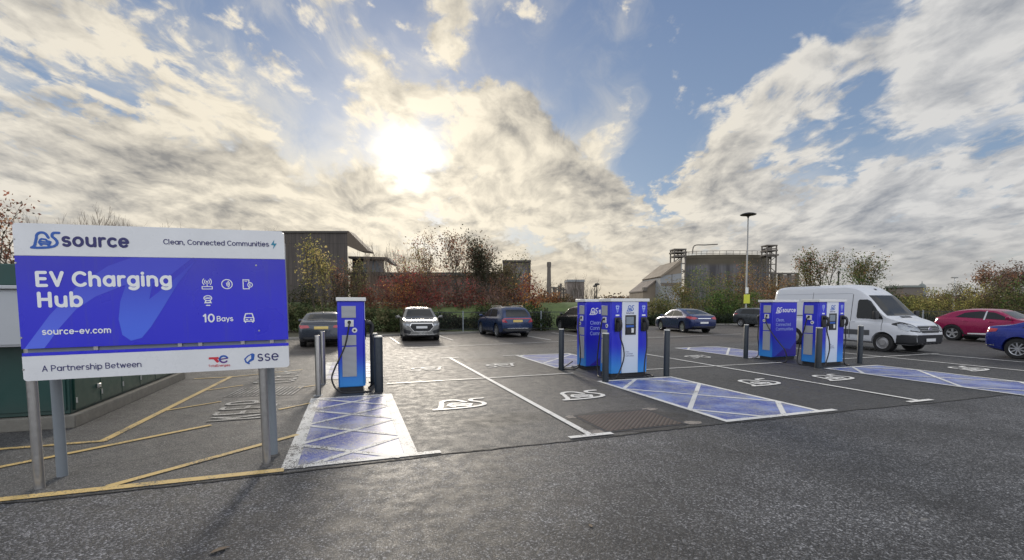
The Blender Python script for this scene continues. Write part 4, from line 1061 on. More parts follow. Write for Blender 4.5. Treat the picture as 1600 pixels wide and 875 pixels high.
c.patch('number_plate', box_pts(-.27, .27, .77, .88), 'rear', M['plate_y'], off=.012)
c.patch('rear_bumper_trim', box_pts(-.7, .7, .33, .46), 'rear', M['trim'])
c.patch('boot_seam', box_pts(-.66, .66, .955, .97), 'rear', M['trim'], off=.004)
c.patch('windscreen', [(-.62, 1.04), (.62, 1.04), (.52, 1.37), (-.52, 1.37)], 'front', M['glass'])
MB().add([(-1.0, -.012, 1.43), (-.85, -.012, 1.44), (-.85, .012, 1.44), (-1.0, .012, 1.43), (-1.02, 0, 1.52), (-.98, 0, 1.53)], [(0, 1, 5, 4), (2, 3, 4, 5), (0, 4, 3), (1, 2, 5)]).build('aerial_fin', sp['paint'], c.t)
c.sym('mirror_seat', box_pts(.92, .98, .95, .98), 'side', M['trim']); c.mirror(.95, .99)

# --- pale SUV facing us
h = 2.29
sp = dict(L=4.58, W=1.86, paint=car_paint('pale_silver_paint', (0.20, 0.20, 0.195)), axles=(-1.40, 1.38), wr=.37, spokes=5, tumble=.32,
          top=[(-h, .95), (-h+.1, 1.25), (-h+.35, 1.52), (-h+1.2, 1.62), (-h+2.3, 1.61), (-h+3.35, 1.12), (-h+4.1, 1.02), (h-.1, .92), (h, .80)],
          belt=[(-h, .92), (-h+.3, 1.06), (0, 1.02), (h-1.2, 1.02), (h-.5, .93), (h, .76)], bot=BOT(h), plan=PLAN(h, .84, .78))
c = Car('family_car', 'pale silver SUV facing us in front of the hedge, right of the lone charging point', 'car', (3.30, 24.45, 0), AX + math.pi - R(4), sp)
c.patch('windscreen', [(-.70, 1.13), (.70, 1.13), (.56, 1.52), (-.56, 1.52)], 'front', M['glass'])
gr = c.patch('grille', [(-.50, .86), (.50, .86), (.56, .72), (.36, .50), (-.36, .50), (-.56, .72)], 'front', M['trim'], off=.012)
for poly in ([(-.52, .88), (.52, .88), (.50, .855), (-.50, .855)], [(.50, .88), (.58, .72), (.545, .72), (.47, .87)], [(-.50, .88), (-.58, .72), (-.545, .72), (-.47, .87)], [(.58, .72), (.38, .48), (.34, .50), (.545, .72)], [(-.58, .72), (-.38, .48), (-.34, .50), (-.545, .72)], [(-.38, .48), (.38, .48), (.36, .51), (-.36, .51)]):
    c.patch('grille_frame', poly, 'front', M['chrome'], off=.02, parent=gr)
c.patch('number_plate', box_pts(-.26, .26, .64, .75), 'front', M['plate_w'], off=.03)
c.sym('headlamp', [(.56, .84), (.86, .90), (.86, .80), (.60, .76)], 'front', M['clear_lamp'], off=.012)
c.sym('air_intake', [(.50, .52), (.84, .62), (.84, .44), (.56, .38)], 'front', M['trim'], off=.01)
c.patch('bumper_strip', box_pts(-.6, .6, .335, .36), 'front', M['chrome'], off=.02)
c.patch('lower_bumper', box_pts(-.78, .78, .24, .33), 'front', M['trim'], off=.01)
c.sym('side_window', [(-1.5, 1.08), (.95, 1.08), (.1, 1.50), (-1.2, 1.52)], 'side', M['glass']); c.mirror(.85, 1.12)

# --- dark blue SUV, rear three-quarter view
h = 2.25
sp = dict(L=4.5, W=1.87, paint=car_paint('dark_blue_grey_paint', (0.014, 0.032, 0.095)), axles=(-1.36, 1.32), wr=.365, spokes=5, tumble=.30,
          top=[(-h, .98), (-h+.06, 1.14), (-h+.35, 1.48), (-h+.7, 1.62), (-h+1.5, 1.66), (-h+2.3, 1.62), (-h+3.25, 1.12), (-h+4.0, 1.0), (h-.1, .90), (h, .75)],
          belt=[(-h, .96), (-h+.3, 1.08), (0, 1.04), (h-1.2, 1.02), (h-.5, .92), (h, .72)], bot=BOT(h), plan=PLAN(h, .86, .76))
c = Car('family_car', 'dark blue SUV seen from behind with pale roof reflections, left of the middle island', 'car', (8.20, 25.25, 0), AX + R(3), sp)
c.patch('rear_window', [(-.66, 1.12), (.66, 1.12), (.56, 1.50), (-.56, 1.50)], 'rear', M['glass'])
c.patch('light_bar', box_pts(-.80, .80, 1.00, 1.05), 'rear', M['red_lamp'], off=.008)
c.sym('tail_lamp', [(.58, .82), (.86, .84), (.86, .98), (.74, .98)], 'rear', M['red_lamp'], off=.01)
c.patch('number_plate', box_pts(-.27, .27, .84, .96), 'rear', M['plate_y'], off=.016)
c.patch('lower_bumper', [(-.84, .36), (.84, .36), (.84, .52), (-.84, .52)], 'rear', M['trim'], off=.008)
c.patch('bumper_strip', box_pts(-.6, .6, .50, .53), 'rear', M['chrome'], off=.016)
c.sym('side_window', [(-1.35, 1.13), (.85, 1.08), (.2, 1.47), (-.3, 1.54), (-1.15, 1.50)], 'side', M['glass'])
c.sym('window_pillar', [(-.28, 1.10), (-.20, 1.10), (-.20, 1.54), (-.28, 1.54)], 'side', sp['paint'], off=.012)
c.sym('sill_trim', box_pts(-.85, .8, .20, .34), 'side', M['trim'], off=.008)
for sg in (1, -1): MB().tube([(-1.5, sg * .62, 1.66), (-1.3, sg * .62, 1.70), (.2, sg * .60, 1.68), (.4, sg * .59, 1.62)], .016, 6).build('roof_rail', M['chrome'], c.t)
c.mirror(.75, 1.12); c.handles((-.75, .2), .98)

# --- black car mostly hidden by the middle island
sp2 = dict(sp); sp2['paint'] = car_paint('black_paint', (0.014, 0.016, 0.02))
c = Car('family_car', 'black car mostly hidden behind the chargers of the middle island', 'car', (14.1, 26.9, 0), AX, sp2)
c.patch('rear_window', [(-.66, 1.12), (.66, 1.12), (.56, 1.50), (-.56, 1.50)], 'rear', M['glass'])
c.sym('side_window', [(-1.35, 1.13), (.85, 1.08), (.2, 1.47), (-.3, 1.54), (-1.15, 1.50)], 'side', M['glass'])
c.sym('window_strip', [(-1.4, 1.09), (.9, 1.05), (.9, 1.075), (-1.4, 1.125)], 'side', M['chrome'], off=.012)
c.sym('tail_lamp', [(.58, .82), (.86, .84), (.86, .98), (.74, .98)], 'rear', M['red_lamp'], off=.01); c.mirror(.75, 1.12)

# --- dark blue hatchback saloon, right of the middle island
h = 2.42
sp = dict(L=4.84, W=1.86, paint=car_paint('midnight_blue_paint', (0.012, 0.024, 0.100)), axles=(-1.40, 1.34), wr=.345, spokes=5, spw=.24,
          top=[(-h, .90), (-h+.07, 1.06), (-h+.25, 1.10), (-h+.5, 1.14), (-h+1.6, 1.45), (-h+2.15, 1.49), (-h+2.7, 1.46), (-h+3.65, 1.02), (-h+4.3, .90), (h-.12, .78), (h, .62)],
          belt=[(-h, .86), (-h+.15, .98), (-h+.6, 1.02), (0, .97), (h-1.2, .93), (h-.5, .82), (h, .58)], bot=BOT(h), plan=PLAN(h, .82, .74))
c = Car('hatchback_car', 'midnight blue five-door hatchback with red wraparound tail lamps, right of the middle island', 'car', (20.75, 25.15, 0), AX - R(9), sp)
c.patch('rear_window', [(-.60, 1.17), (.60, 1.17), (.48, 1.42), (-.48, 1.42)], 'rear', M['glass'])
c.sym('tail_lamp', [(.42, .93), (.72, .84), (.86, .90), (.86, 1.00), (.66, 1.02)], 'rear', M['red_lamp'], off=.01)
c.sym('tail_lamp', [(-2.35, .86), (-1.80, .98), (-1.86, 1.02), (-2.32, 1.04)], 'side', M['red_lamp'], off=.010)
c.patch('badge_strip', box_pts(-.42, .42, .90, .93), 'rear', M['chrome'], off=.01)
c.patch('number_plate', box_pts(-.27, .27, .60, .71), 'rear', M['plate_w'], off=.014)
c.patch('lower_bumper', box_pts(-.78, .78, .34, .44), 'rear', M['trim'], off=.008)
c.sym('side_window', [(-1.42, 1.06), (.95, 1.00), (.15, 1.36), (-.45, 1.40), (-1.05, 1.30)], 'side', M['glass'])
c.sym('window_pillar', [(-.22, 1.02), (-.14, 1.02), (-.12, 1.40), (-.20, 1.40)], 'side', M['trim'], off=.012)
c.sym('window_strip', [(-1.46, 1.03), (1.0, .97), (1.0, .980), (-1.46, 1.046)], 'side', M['alloy_wheel'], off=.009)
c.patch('windscreen', [(-.62, 1.06), (.62, 1.06), (.52, 1.40), (-.52, 1.40)], 'front', M['glass'])
c.sym('headlamp', [(.55, .66), (.80, .70), (.80, .60), (.60, .58)], 'front', M['clear_lamp'], off=.01)
c.mirror(.88, 1.0); c.handles((-.95, .05), .90)

# --- small grey hatchback beyond the right island
h = 2.0
sp = dict(L=4.0, W=1.76, paint=car_paint('slate_grey_paint', (0.05, 0.058, 0.066)), axles=(-1.25, 1.24), wr=.315, spokes=7, spw=.1, tumble=.30,
          top=[(-h, .92), (-h+.05, 1.08), (-h+.28, 1.36), (-h+.55, 1.46), (-h+1.4, 1.48), (-h+2.1, 1.44), (-h+2.95, 1.02), (-h+3.6, .92), (h-.1, .80), (h, .64)],
          belt=[(-h, .90), (-h+.3, 1.0), (0, .97), (h-1.0, .94), (h-.4, .84), (h, .6)], bot=BOT(h), plan=PLAN(h, .84, .74))
c = Car('hatchback_car', 'slate grey small hatchback by the dark hedge, left of the right island', 'car', (30.5, 27.8, 0), -AX + R(12), sp)
c.sym('side_window', [(-1.35, 1.05), (.85, 1.0), (.1, 1.34), (-.5, 1.38), (-1.2, 1.36)], 'side', M['glass'])
c.sym('window_pillar', [(-.32, 1.02), (-.24, 1.02), (-.24, 1.40), (-.32, 1.40)], 'side', M['trim'], off=.012)
c.patch('rear_window', [(-.60, 1.06), (.60, 1.06), (.50, 1.36), (-.50, 1.36)], 'rear', M['glass'])
c.sym('tail_lamp', [(.62, .86), (.82, .86), (.80, 1.05), (.70, 1.05)], 'rear', M['red_lamp'], off=.01)
c.sym('tail_lamp', [(-1.98, .88), (-1.82, .90), (-1.80, 1.02), (-1.94, 1.05)], 'side', M['clear_lamp'], off=.01)
c.patch('number_plate', box_pts(-.27, .27, .62, .73), 'rear', M['plate_y'], off=.014); c.mirror(.75, 1.02); c.handles((-.7, .1), .9)

# --- crimson coupe SUV at the right
h = 2.2
sp = dict(L=4.4, W=1.84, paint=car_paint('crimson_paint', (0.30, 0.010, 0.075), .3), axles=(-1.38, 1.30), wr=.37, spokes=5, spw=.16, tumble=.30,
          top=[(-h, .92), (-h+.06, 1.10), (-h+.22, 1.18), (-h+.9, 1.48), (-h+1.5, 1.56), (-h+2.2, 1.53), (-h+3.2, 1.10), (-h+3.9, 1.0), (h-.1, .90), (h, .74)],
          belt=[(-h, .90), (-h+.3, 1.10), (-.6, 1.06), (0, 1.02), (h-1.1, 1.0), (h-.4, .92), (h, .7)], bot=BOT(h), plan=PLAN(h, .84, .76))
c = Car('coupe_car', 'crimson sloping-roofed car with white sill flash at the right edge', 'car', (28.95, 13.0, 0), -AX, sp)
c.sym('side_window', [(-1.30, 1.17), (.85, 1.06), (.15, 1.40), (-.4, 1.46), (-.95, 1.38)], 'side', M['glass'])
c.sym('window_pillar', [(-.22, 1.05), (-.16, 1.05), (-.12, 1.47), (-.18, 1.47)], 'side', M['chrome'], off=.012)
c.sym('wheel_arch_trim', [(-1.86, .34), (-1.80, .52), (-1.64, .70), (-1.38, .80), (-1.12, .72), (-.94, .52), (-.88, .34), (-.94, .34), (-1.02, .54), (-1.18, .66), (-1.38, .72), (-1.58, .66), (-1.74, .54), (-1.82, .34)], 'side', M['trim'], off=.006)
c.sym('sill_trim', box_pts(-.9, .85, .20, .34), 'side', M['trim'], off=.008)
c.sym('sill_flash', [(-.75, .36), (.80, .36), (.80, .41), (.1, .44), (-.75, .41)], 'side', M['ink_white'], off=.012)
c.sym('tail_lamp', [(-2.17, .94), (-2.0, .96), (-1.94, 1.06), (-2.12, 1.08)], 'side', M['clear_lamp'], off=.01)
c.patch('rear_window', [(-.6, 1.2), (.6, 1.2), (.5, 1.44), (-.5, 1.44)], 'rear', M['glass'])
c.patch('windscreen', [(-.66, 1.14), (.66, 1.14), (.54, 1.46), (-.54, 1.46)], 'front', M['glass']); c.mirror(.75, 1.12); c.handles((-.85, .1), .98)

# --- blue saloon cut by the right edge
h = 2.3
sp = dict(L=4.6, W=1.82, paint=car_paint('royal_blue_paint', (0.014, 0.030, 0.24), .35), axles=(-1.42, 1.36), wr=.335, spokes=9, spw=.08,
          top=[(-h, .84), (-h+.06, 1.02), (-h+.25, 1.07), (-h+.55, 1.10), (-h+1.4, 1.38), (-h+2.0, 1.43), (-h+2.6, 1.41), (-h+3.5, 1.02), (-h+4.1, .90), (h-.12, .78), (h, .62)],
          belt=[(-h, .82), (-h+.12, .95), (-h+.6, .99), (0, .95), (h-1.2, .92), (h-.5, .82), (h, .58)], bot=BOT(h), plan=PLAN(h, .82, .74))
c = Car('saloon_car', 'bright blue saloon at the far right edge, only its tail in view', 'car', (21.42, 7.35, 0), -AX, sp)
c.sym('tail_lamp', [(-2.28, .84), (-1.96, .88), (-1.93, .97), (-2.2, .99)], 'side', M['red_lamp'], off=.01)
c.sym('tail_lamp', [(.44, .84), (.8, .82), (.84, .95), (.5, .95)], 'rear', M['red_lamp'], off=.008)
c.sym('side_window', [(-1.35, 1.02), (1.0, .97), (.15, 1.32), (-.65, 1.34), (-1.05, 1.24)], 'side', M['glass'])
c.patch('rear_window', [(-.60, 1.12), (.60, 1.12), (.50, 1.35), (-.50, 1.35)], 'rear', M['glass'])
c.sym('bumper_strip', box_pts(-2.26, -2.0, .40, .43), 'side', M['chrome'], off=.012); c.mirror(.9, 1.0); c.handles((-.9, .1), .88)

# --- white high-roof van
M['van_strip'] = material('grey_rubbing_strip', (0.075, 0.08, 0.088), 0.5)
h = 2.95
vp = material('white_van_paint', (0.60, 0.62, 0.66), 0.32, var=0.05, vscale=1.5, coat=0.6, grime=0.45)
sp = dict(L=5.9, W=1.99, paint=vp, axles=(-1.70, 1.95), wr=.345, spokes=0, tumble=.11, rr=.13, rim=material('steel_wheel', (0.36, 0.36, 0.37), 0.4, 0.6),
          top=[(-h, 2.32), (-h+.04, 2.47), (-h+.12, 2.54), (-h+.6, 2.575), (.3, 2.575), (.75, 2.50), (1.05, 2.34), (1.25, 2.18), (2.08, 1.32), (2.5, 1.17), (2.78, 1.02), (2.9, .88), (h, .76)],
          belt=[(-h, 1.15), (0, 1.15), (1.4, 1.13), (2.1, 1.08), (2.5, 1.0), (2.8, .88), (h, .70)],
          bot=[(-h, .42), (-h+.3, .36), (h-.7, .30), (h-.2, .30), (h, .36)], plan=[(-h, .93), (-h+.08, .98), (-h+.3, 1.0), (1.2, 1.0), (2.0, .985), (2.5, .93), (2.8, .84), (h, .74)])
c = Car('panel_van', 'white high-roof panel van parked facing us behind the right island', 'van', (19.85, 13.75, 0), -AX, sp)
c.patch('windscreen', [(-.80, 1.36), (.80, 1.36), (.72, 2.14), (-.72, 2.14)], 'front', M['glass'], off=.010)
c.sym('side_window', [(1.00, 1.24), (1.93, 1.22), (1.86, 1.36), (1.40, 1.92), (1.28, 1.98), (1.00, 1.98), (.95, 1.92), (.95, 1.30)], 'side', M['glass'], off=.010)
c.sym('window_divider', [(1.50, 1.24), (1.54, 1.24), (1.54, 1.72), (1.50, 1.74)], 'side', M['trim'], off=.016)
for k, (a, b) in enumerate(((-1.22, -1.0), (-.98, .72), (.75, 1.50))):
    c.sym('rubbing_strip', box_pts(a, b, .60, .80), 'side', M['van_strip'], off=.012)
c.sym('door_seam', box_pts(.725, .745, .40, 2.2), 'side', M['trim'], off=.004); c.sym('door_seam', box_pts(1.90, 1.915, .80, 1.2), 'side', M['trim'], off=.004)
c.sym('door_seam', box_pts(-.98, -.965, .45, 2.3), 'side', M['trim'], off=.004); c.sym('slide_rail', box_pts(-2.6, -.95, 1.28, 1.31), 'side', M['trim'], off=.006)
c.sym('roof_crease', box_pts(-2.8, .7, 2.22, 2.235), 'side', material('van_crease', (0.40, 0.42, 0.46), 0.4), off=.004)
c.sym('sill_trim', box_pts(-1.25, 1.45, .36, .46), 'side', vp, off=.012)
c.sym('headlamp_surround', [(.47, .85), (.56, .77), (.82, .81), (.935, 1.03), (.87, 1.14), (.69, 1.05)], 'front', M['trim'], off=.010)
c.sym('headlamp', [(.50, .86), (.58, .80), (.80, .84), (.90, 1.02), (.86, 1.10), (.70, 1.02)], 'front', M['clear_lamp'], off=.014)
c.sym('headlamp', [(2.45, .92), (2.74, .80), (2.80, .86), (2.62, 1.0), (2.38, 1.08)], 'side', M['clear_lamp'], off=.014)
g_ = c.patch('grille', [(-.46, .76), (.46, .76), (.58, .92), (.52, .985), (-.52, .985), (-.58, .92)], 'front', M['trim'], off=.015)
for z in (.84, .90): c.patch('grille_bar', box_pts(-.50, .50, z, z + .010), 'front', M['alloy_wheel'], off=.022, parent=g_)
c.patch('grille_frame', [(-.52, .985), (.52, .985), (.50, 1.01), (-.50, 1.01)], 'front', M['chrome'], off=.02, parent=g_)
q = MB(); q.lathe([(0, .095), (.012, .09)], 'x', (h - .02, 0, .875), 24); q.build('badge', M['chrome'], g_, 50)
c.patch('front_bumper', [(-.90, .33), (.90, .33), (.92, .68), (-.92, .68)], 'front', M['trim'], off=.012)
c.sym('front_bumper', [(2.38, .33), (2.93, .36), (2.90, .68), (2.42, .66)], 'side', M['trim'], off=.012)
c.patch('number_plate', box_pts(-.26, .26, .44, .55), 'front', M['plate_w'], off=.03)
c.patch('bonnet_vent', [(2.10, -.30), (2.20, -.28), (2.20, .28), (2.10, .30)], 'top', M['trim'], off=.010)
c.patch('roof_lamp', [(.98, -.05), (1.06, -.05), (1.06, .05), (.98, .05)], 'top', M['trim'], off=.014)
for sg in (1, -1):
    MB().tube([(-2.5, sg * .62, 2.58), (-2.45, sg * .62, 2.62), (-.9, sg * .62, 2.62), (-.85, sg * .62, 2.58)], .018, 6).build('roof_rail', M['trim'], c.t)
    q = MB(); q.box(-.03, .10, -.09, .09, -.16, .16); mo = q.build('mirror', M['trim'], c.t, bevel=.03); mo.location = (1.78, sg * 1.16, 1.38)
    MB().tube([(1.76, sg * .93, 1.30), (1.78, sg * 1.10, 1.32)], .025, 6).build('mirror_arm', M['trim'], c.t)
MB().box(-1.2, -.9, -.15, .15, 2.56, 2.63).build('roof_vent', M['cap'], c.t, bevel=.02)
c.handles((.86, -.85), 1.12)

# ------------------------------------------------------------------ places measured from where the photographer stands
def at(px, depth):
    """ground point at a bearing (given as a column of a 1600 wide frame) and a depth in metres"""
    lat = (px - 800) / 720.0 * depth
    return (lat * math.cos(YAW) + depth * math.sin(YAW), depth * math.cos(YAW) - lat * math.sin(YAW))
def up(py, depth): return EYE + (475 - py) / 720.0 * depth

# ------------------------------------------------------------------ vegetation
def leaf_mat(name, trans=0.45):
    m = bpy.data.materials.new(name); m.use_nodes = True
    g = NT(m.node_tree); b = g.n['Principled BSDF']; out = g.n['Material Output']
    a = g.new('ShaderNodeAttribute'); a.attribute_name = 'tone'
    g.put(b.inputs['Base Color'], a.outputs['Color']); b.inputs['Roughness'].default_value = 0.7; b.inputs['Specular IOR Level'].default_value = 0.25
    t = g.new('ShaderNodeBsdfTranslucent'); g.put(t.inputs[0], g.scale(a.outputs['Color'], 1.3))
    mx = g.new('ShaderNodeMixShader'); mx.inputs[0].default_value = trans
    g.l.new(b.outputs[0], mx.inputs[1]); g.l.new(t.outputs[0], mx.inputs[2]); g.l.new(mx.outputs[0], out.inputs[0])
    return m
M['leaf'] = leaf_mat('leaves'); M['bark'] = material('brown_bark', (0.085, 0.070, 0.055), 0.9, var=0.3, vscale=8, bump=0.4)
M['bark_pale'] = material('pale_twig', (0.17, 0.13, 0.10), 0.9, var=0.3, vscale=8)
def leaf_cloud(name, centers, per, spread, size, cols, parent, flat_top=0.0):
    """many small leaf faces gathered round the given twig ends"""
    C = np.asarray(centers, float); k = len(C); n = k * per
    base = np.repeat(C, per, axis=0) + rng.normal(0, 1, (n, 3)) * np.asarray(spread)
    base[:, 2] = np.maximum(base[:, 2], 0.03)
    s = size * rng.uniform(0.55, 1.25, n)[:, None]
    a = rng.normal(0, 1, (n, 3)); a /= np.linalg.norm(a, axis=1)[:, None]
    b = np.cross(a, rng.normal(0, 1, (n, 3))); b /= np.linalg.norm(b, axis=1)[:, None]
    v = np.stack([base - a * s, base + b * s * 0.55, base + a * s, base - b * s * 0.55], 1).reshape(-1, 3)
    me = bpy.data.meshes.new(name)
    me.vertices.add(n * 4); me.vertices.foreach_set('co', v.ravel())
    me.loops.add(n * 4); me.loops.foreach_set('vertex_index', np.arange(n * 4))
    me.polygons.add(n); me.polygons.foreach_set('loop_start', np.arange(n) * 4); me.polygons.foreach_set('loop_total', np.full(n, 4))
    me.update()
    cols = np.asarray(cols, float)
    ct = cols[rng.integers(0, len(cols), k)] * rng.uniform(0.40, 1.6, (k, 1))
    lc = np.repeat(ct, per, axis=0) * rng.uniform(0.6, 1.4, (n, 1))
    pick = rng.random(n) < 0.25
    lc[pick] = cols[rng.integers(0, len(cols), pick.sum())] * rng.uniform(0.7, 1.3, (pick.sum(), 1))
    at_ = me.color_attributes.new('tone', 'FLOAT_COLOR', 'POINT')
    rgba = np.ones((n * 4, 4)); rgba[:, :3] = np.repeat(np.clip(lc, 0, 1), 4, axis=0)
    at_.data.foreach_set('color', rgba.ravel())
    me.materials.append(M['leaf'])
    o = bpy.data.objects.new(name, me); COL.objects.link(o); o.parent = parent
    return o
def grow(mb, p, d, ln, r, depth, tips, spread=0.5, upw=0.25, nb=3, shrink=0.72):
    """a limb that bends a little, then forks"""
    p = Vector(p); d = Vector(d).normalized(); pts = [p]; k = 3
    for i in range(k):
        d = (d + Vector((random.gauss(0, .10), random.gauss(0, .10), random.gauss(0, .06) + upw * .12))).normalized()
        pts.append(pts[-1] + d * ln / k)
    mb.tube(pts, [r * (1 - .35 * i / k) for i in range(k + 1)], 5 if r > .03 else 3, cap=False)
    if depth == 0: tips.append(tuple(pts[-1])); return
    if depth <= 2: tips.append(tuple(pts[2]))
    for i in range(nb if random.random() > .25 else max(2, nb - 1)):
        a = random.uniform(0, 2 * math.pi); t = random.uniform(.45, 1.0) if i else 1.0
        q = pts[0].lerp(pts[-1], t) if t < 1 else pts[-1]
        side = Vector((math.cos(a), math.sin(a), 0)); side = (side - d * side.dot(d))
        nd = (d + side.normalized() * spread * random.uniform(.6, 1.3) + Vector((0, 0, upw * .5))).normalized()
        grow(mb, q, nd, ln * shrink * random.uniform(.75, 1.15), r * .58, depth - 1, tips, spread, upw, nb, shrink)
def tree(name, label, px, depth, top, cat='tree', leaves=10, size=.11, cols=((.08, .07, .04),), stems=1, levels=4, spread=.5, upw=.3, nb=3, bark='bark', group=None, wide=1.0, lspread=None, first=.34):
    x, y = at(px, depth); H = up(top, depth)
    t = thing(name, label, cat, (x, y, 0), random.uniform(0, 6), group)
    mb = MB(); tips = []
    for s in range(stems):
        a = 2 * math.pi * s / stems + random.uniform(0, 1); o = (.25 * math.cos(a) * (stems > 1), .25 * math.sin(a) * (stems > 1), -.1)
        d = (math.cos(a) * .16 * (stems > 1) * wide, math.sin(a) * .16 * (stems > 1) * wide, 1)
        grow(mb, o, d, H * first, (.012 if stems < 3 else .0085) * H + .015, levels, tips, spread * wide, upw, nb)
    zmax = max(p[2] for p in tips); f = H / zmax
    mb.v = [(p[0] * f, p[1] * f, p[2] * f) for p in mb.v]; tips = [(p[0] * f, p[1] * f, p[2] * f) for p in tips]
    mb.build('trunk', M[bark], t, 70, fixn=False)
    if leaves: leaf_cloud('crown', tips, int(leaves * 1.5), lspread or (.10 * H ** .6,) * 3, size * .85, [tuple(c_ * 1.5 for c_ in cc) for cc in cols], t)
    return t
def bush(name, label, px, depth, top, width, cols, cat='shrub', n=70, per=34, size=.10, group=None, dome=1.0, thick=None, low=0.0):
    """a leafy mass: leaf clusters spread through an uneven dome on short stems"""
    x, y = at(px, depth); H = up(top, depth); w = width / 720.0 * depth / 2; dd = thick or w * .7
    t = thing(name, label, cat, (x, y, 0), -YAW, group)
    lumps = [(random.uniform(-.75, .75) * w, random.uniform(-.6, .6) * dd, random.uniform(.45, 1.0)) for _ in range(6)]
    C = []
    while len(C) < n:
        u = random.uniform(-1, 1); v = random.uniform(-1, 1); z = random.random() ** .75
        rad = (abs(u) ** 2.3 + abs(v) ** 2.3)
        lim = (1 - .55 * rad ** dome) * H
        k = max(lp[2] * math.exp(-((u * w - lp[0]) ** 2 + (v * dd - lp[1]) ** 2) / (.30 * w * w + .1)) for lp in lumps)
        lim *= (.55 + .5 * min(1, k))
        zz = z * H
        if zz > lim or rad > 1.25 or zz < low * H: continue
        C.append((u * w, v * dd, zz))
    f = H * .97 / max(c[2] for c in C); C = [(a, b, c * f) for a, b, c in C]
    sp = .055 * (w + H) ** .8 + .05
    q = MB()
    for k in range(min(16, max(5, n // 6))):
        e = random.choice(C); b0 = (e[0] * .35, e[1] * .35, -.05)
        q.tube(crom([b0, (e[0] * .6, e[1] * .6, e[2] * .45), e], 3), [.035, .03, .026, .02, .016, .012, .008], 4, cap=False)
    q.build('stem', M['bark'], t, 70, fixn=False)
    leaf_cloud('crown', C, per, (sp, sp, sp * .8), size, cols, t)
    return t
OLIVE = [(.10, .095, .04), (.13, .11, .05), (.075, .085, .035), (.15, .12, .06)]
BROWN = [(.15, .10, .055), (.11, .085, .05), (.19, .12, .06), (.09, .08, .04)]
GREEN = [(.05, .085, .025), (.075, .11, .03), (.04, .06, .025), (.10, .12, .04)]
DARKG = [(.025, .042, .022), (.035, .05, .022), (.02, .03, .018), (.05, .055, .03)]
RED = [(.25, .055, .055), (.32, .085, .055), (.15, .05, .048), (.13, .075, .06), (.20, .11, .06), (.11, .085, .06)]
ORANGE = [(.38, .16, .04), (.30, .10, .04), (.24, .12, .05), (.42, .22, .07)]
YELLOW = [(.30, .24, .08), (.22, .20, .07), (.36, .28, .12), (.14, .14, .05)]
RUST = [(.20, .10, .06), (.16, .07, .05), (.13, .09, .05), (.24, .13, .07)]
MAUVE = [(.12, .085, .075), (.16, .10, .08), (.09, .07, .06), (.11, .09, .06)]

# grass banks behind the car park
def bank(name, pts_px, depth_near, depth_far, z0, z1, m):
    q = MB(); n = len(pts_px); rows = []
    for j in range(9):
        t = j / 8; dpt = depth_near + (depth_far - depth_near) * t
        z = z0 + (z1 - z0) * (3 * t * t - 2 * t ** 3)
        for px in pts_px:
            x, y = at(px, dpt); q.v.append((x, y, z + (.06 * math.sin(px * .13 + j) if 0 < j < 8 else 0)))
    for j in range(8):
        for i in range(n - 1): q.f.append((j*n+i, j*n+i+1, (j+1)*n+i+1, (j+1)*n+i)); q.m.append(0)
    return tag(q.build(name, m, None, 60), kind='structure')
bank('grass_bank', [300 + 20 * i for i in range(36)], 31.5, 40, -.02, 1.95, M['grass'])
bank('field', [-1600 + 160 * i for i in range(30)], 60, 900, -.028, 3.0, M['soil'])
# kerb along the back of the car park
q = MB(); kp = [(-8, 24.9), (6, 27.3), (14, 30.6), (26, 33.0), (36, 29.5), (60, 23)]
for (a, b) in zip(kp, kp[1:]):
    a, b = Vector(a), Vector(b); nrm = Vector((-(b - a).y, (b - a).x)).normalized() * .14
    q.add([(a.x, a.y, -.02), (b.x, b.y, -.02), (b.x + nrm.x, b.y + nrm.y, -.02), (a.x + nrm.x, a.y + nrm.y, -.02), (a.x, a.y, .115), (b.x, b.y, .115), (b.x + nrm.x, b.y + nrm.y, .115), (a.x + nrm.x, a.y + nrm.y, .115)],
          [(4, 5, 6, 7), (0, 1, 5, 4), (2, 3, 7, 6), (1, 2, 6, 5), (3, 0, 4, 7)])
tag(q.build('kerb', M['concrete']), kind='structure')

# hedges
def hedge(px0, px1, d0, d1, top0, top1, label, cols, thick=1.1, n=None, size=.085, per=46, name='hedge'):
    m_ = (px0 + px1) / 2; x, y = at(m_, (d0 + d1) / 2)
    t = thing(name, label, 'hedge', (x, y, 0), 0); C = []
    A, B = Vector(at(px0, d0)), Vector(at(px1, d1)); L = (B - A).length; n = n or int(L * 34)
    nrm = Vector((-(B - A).y, (B - A).x)).normalized(); H0, H1 = up(top0, d0), up(top1, d1)
    q = MB()
    for k in range(n):
        u = random.random(); w_ = random.uniform(-1, 1); H = H0 + (H1 - H0) * u; H *= .93 + .08 * math.sin(u * L * 1.3) + .04 * math.sin(u * L * 3.7 + 1)
        z = random.random() ** .8 * H * (1 - .25 * w_ * w_); p = A.lerp(B, u) + nrm * w_ * thick
        C.append((p.x - x, p.y - y, max(.08, z)))
        if k % 9 == 0: q.tube([(p.x - x, p.y - y, -.02), (p.x - x + random.uniform(-.2, .2), p.y - y, z)], [.02, .008], 4, cap=False)
    q.build('stem', M['bark'], t, fixn=False)
    leaf_cloud('foliage', C, per, (.17, .17, .15), size, cols, t); return t
hedge(425, 665, 30.2, 30.8, 477, 483, 'long olive brown hedge behind the silver saloon and lone charger', [(.09, .105, .045), (.13, .12, .06), (.06, .08, .03), (.045, .06, .025)])
hedge(120, 420, 29.0, 30.1, 480, 478, 'olive brown hedge running on behind the sign board', [(.10, .09, .055), (.07, .07, .04), (.05, .055, .03)], n=420, per=36)
hedge(655, 752, 32.2, 32.6, 489, 497, 'low dark hedge behind the railings and the pale SUV', DARKG + [(.07, .06, .04)], .8, name='hedge')
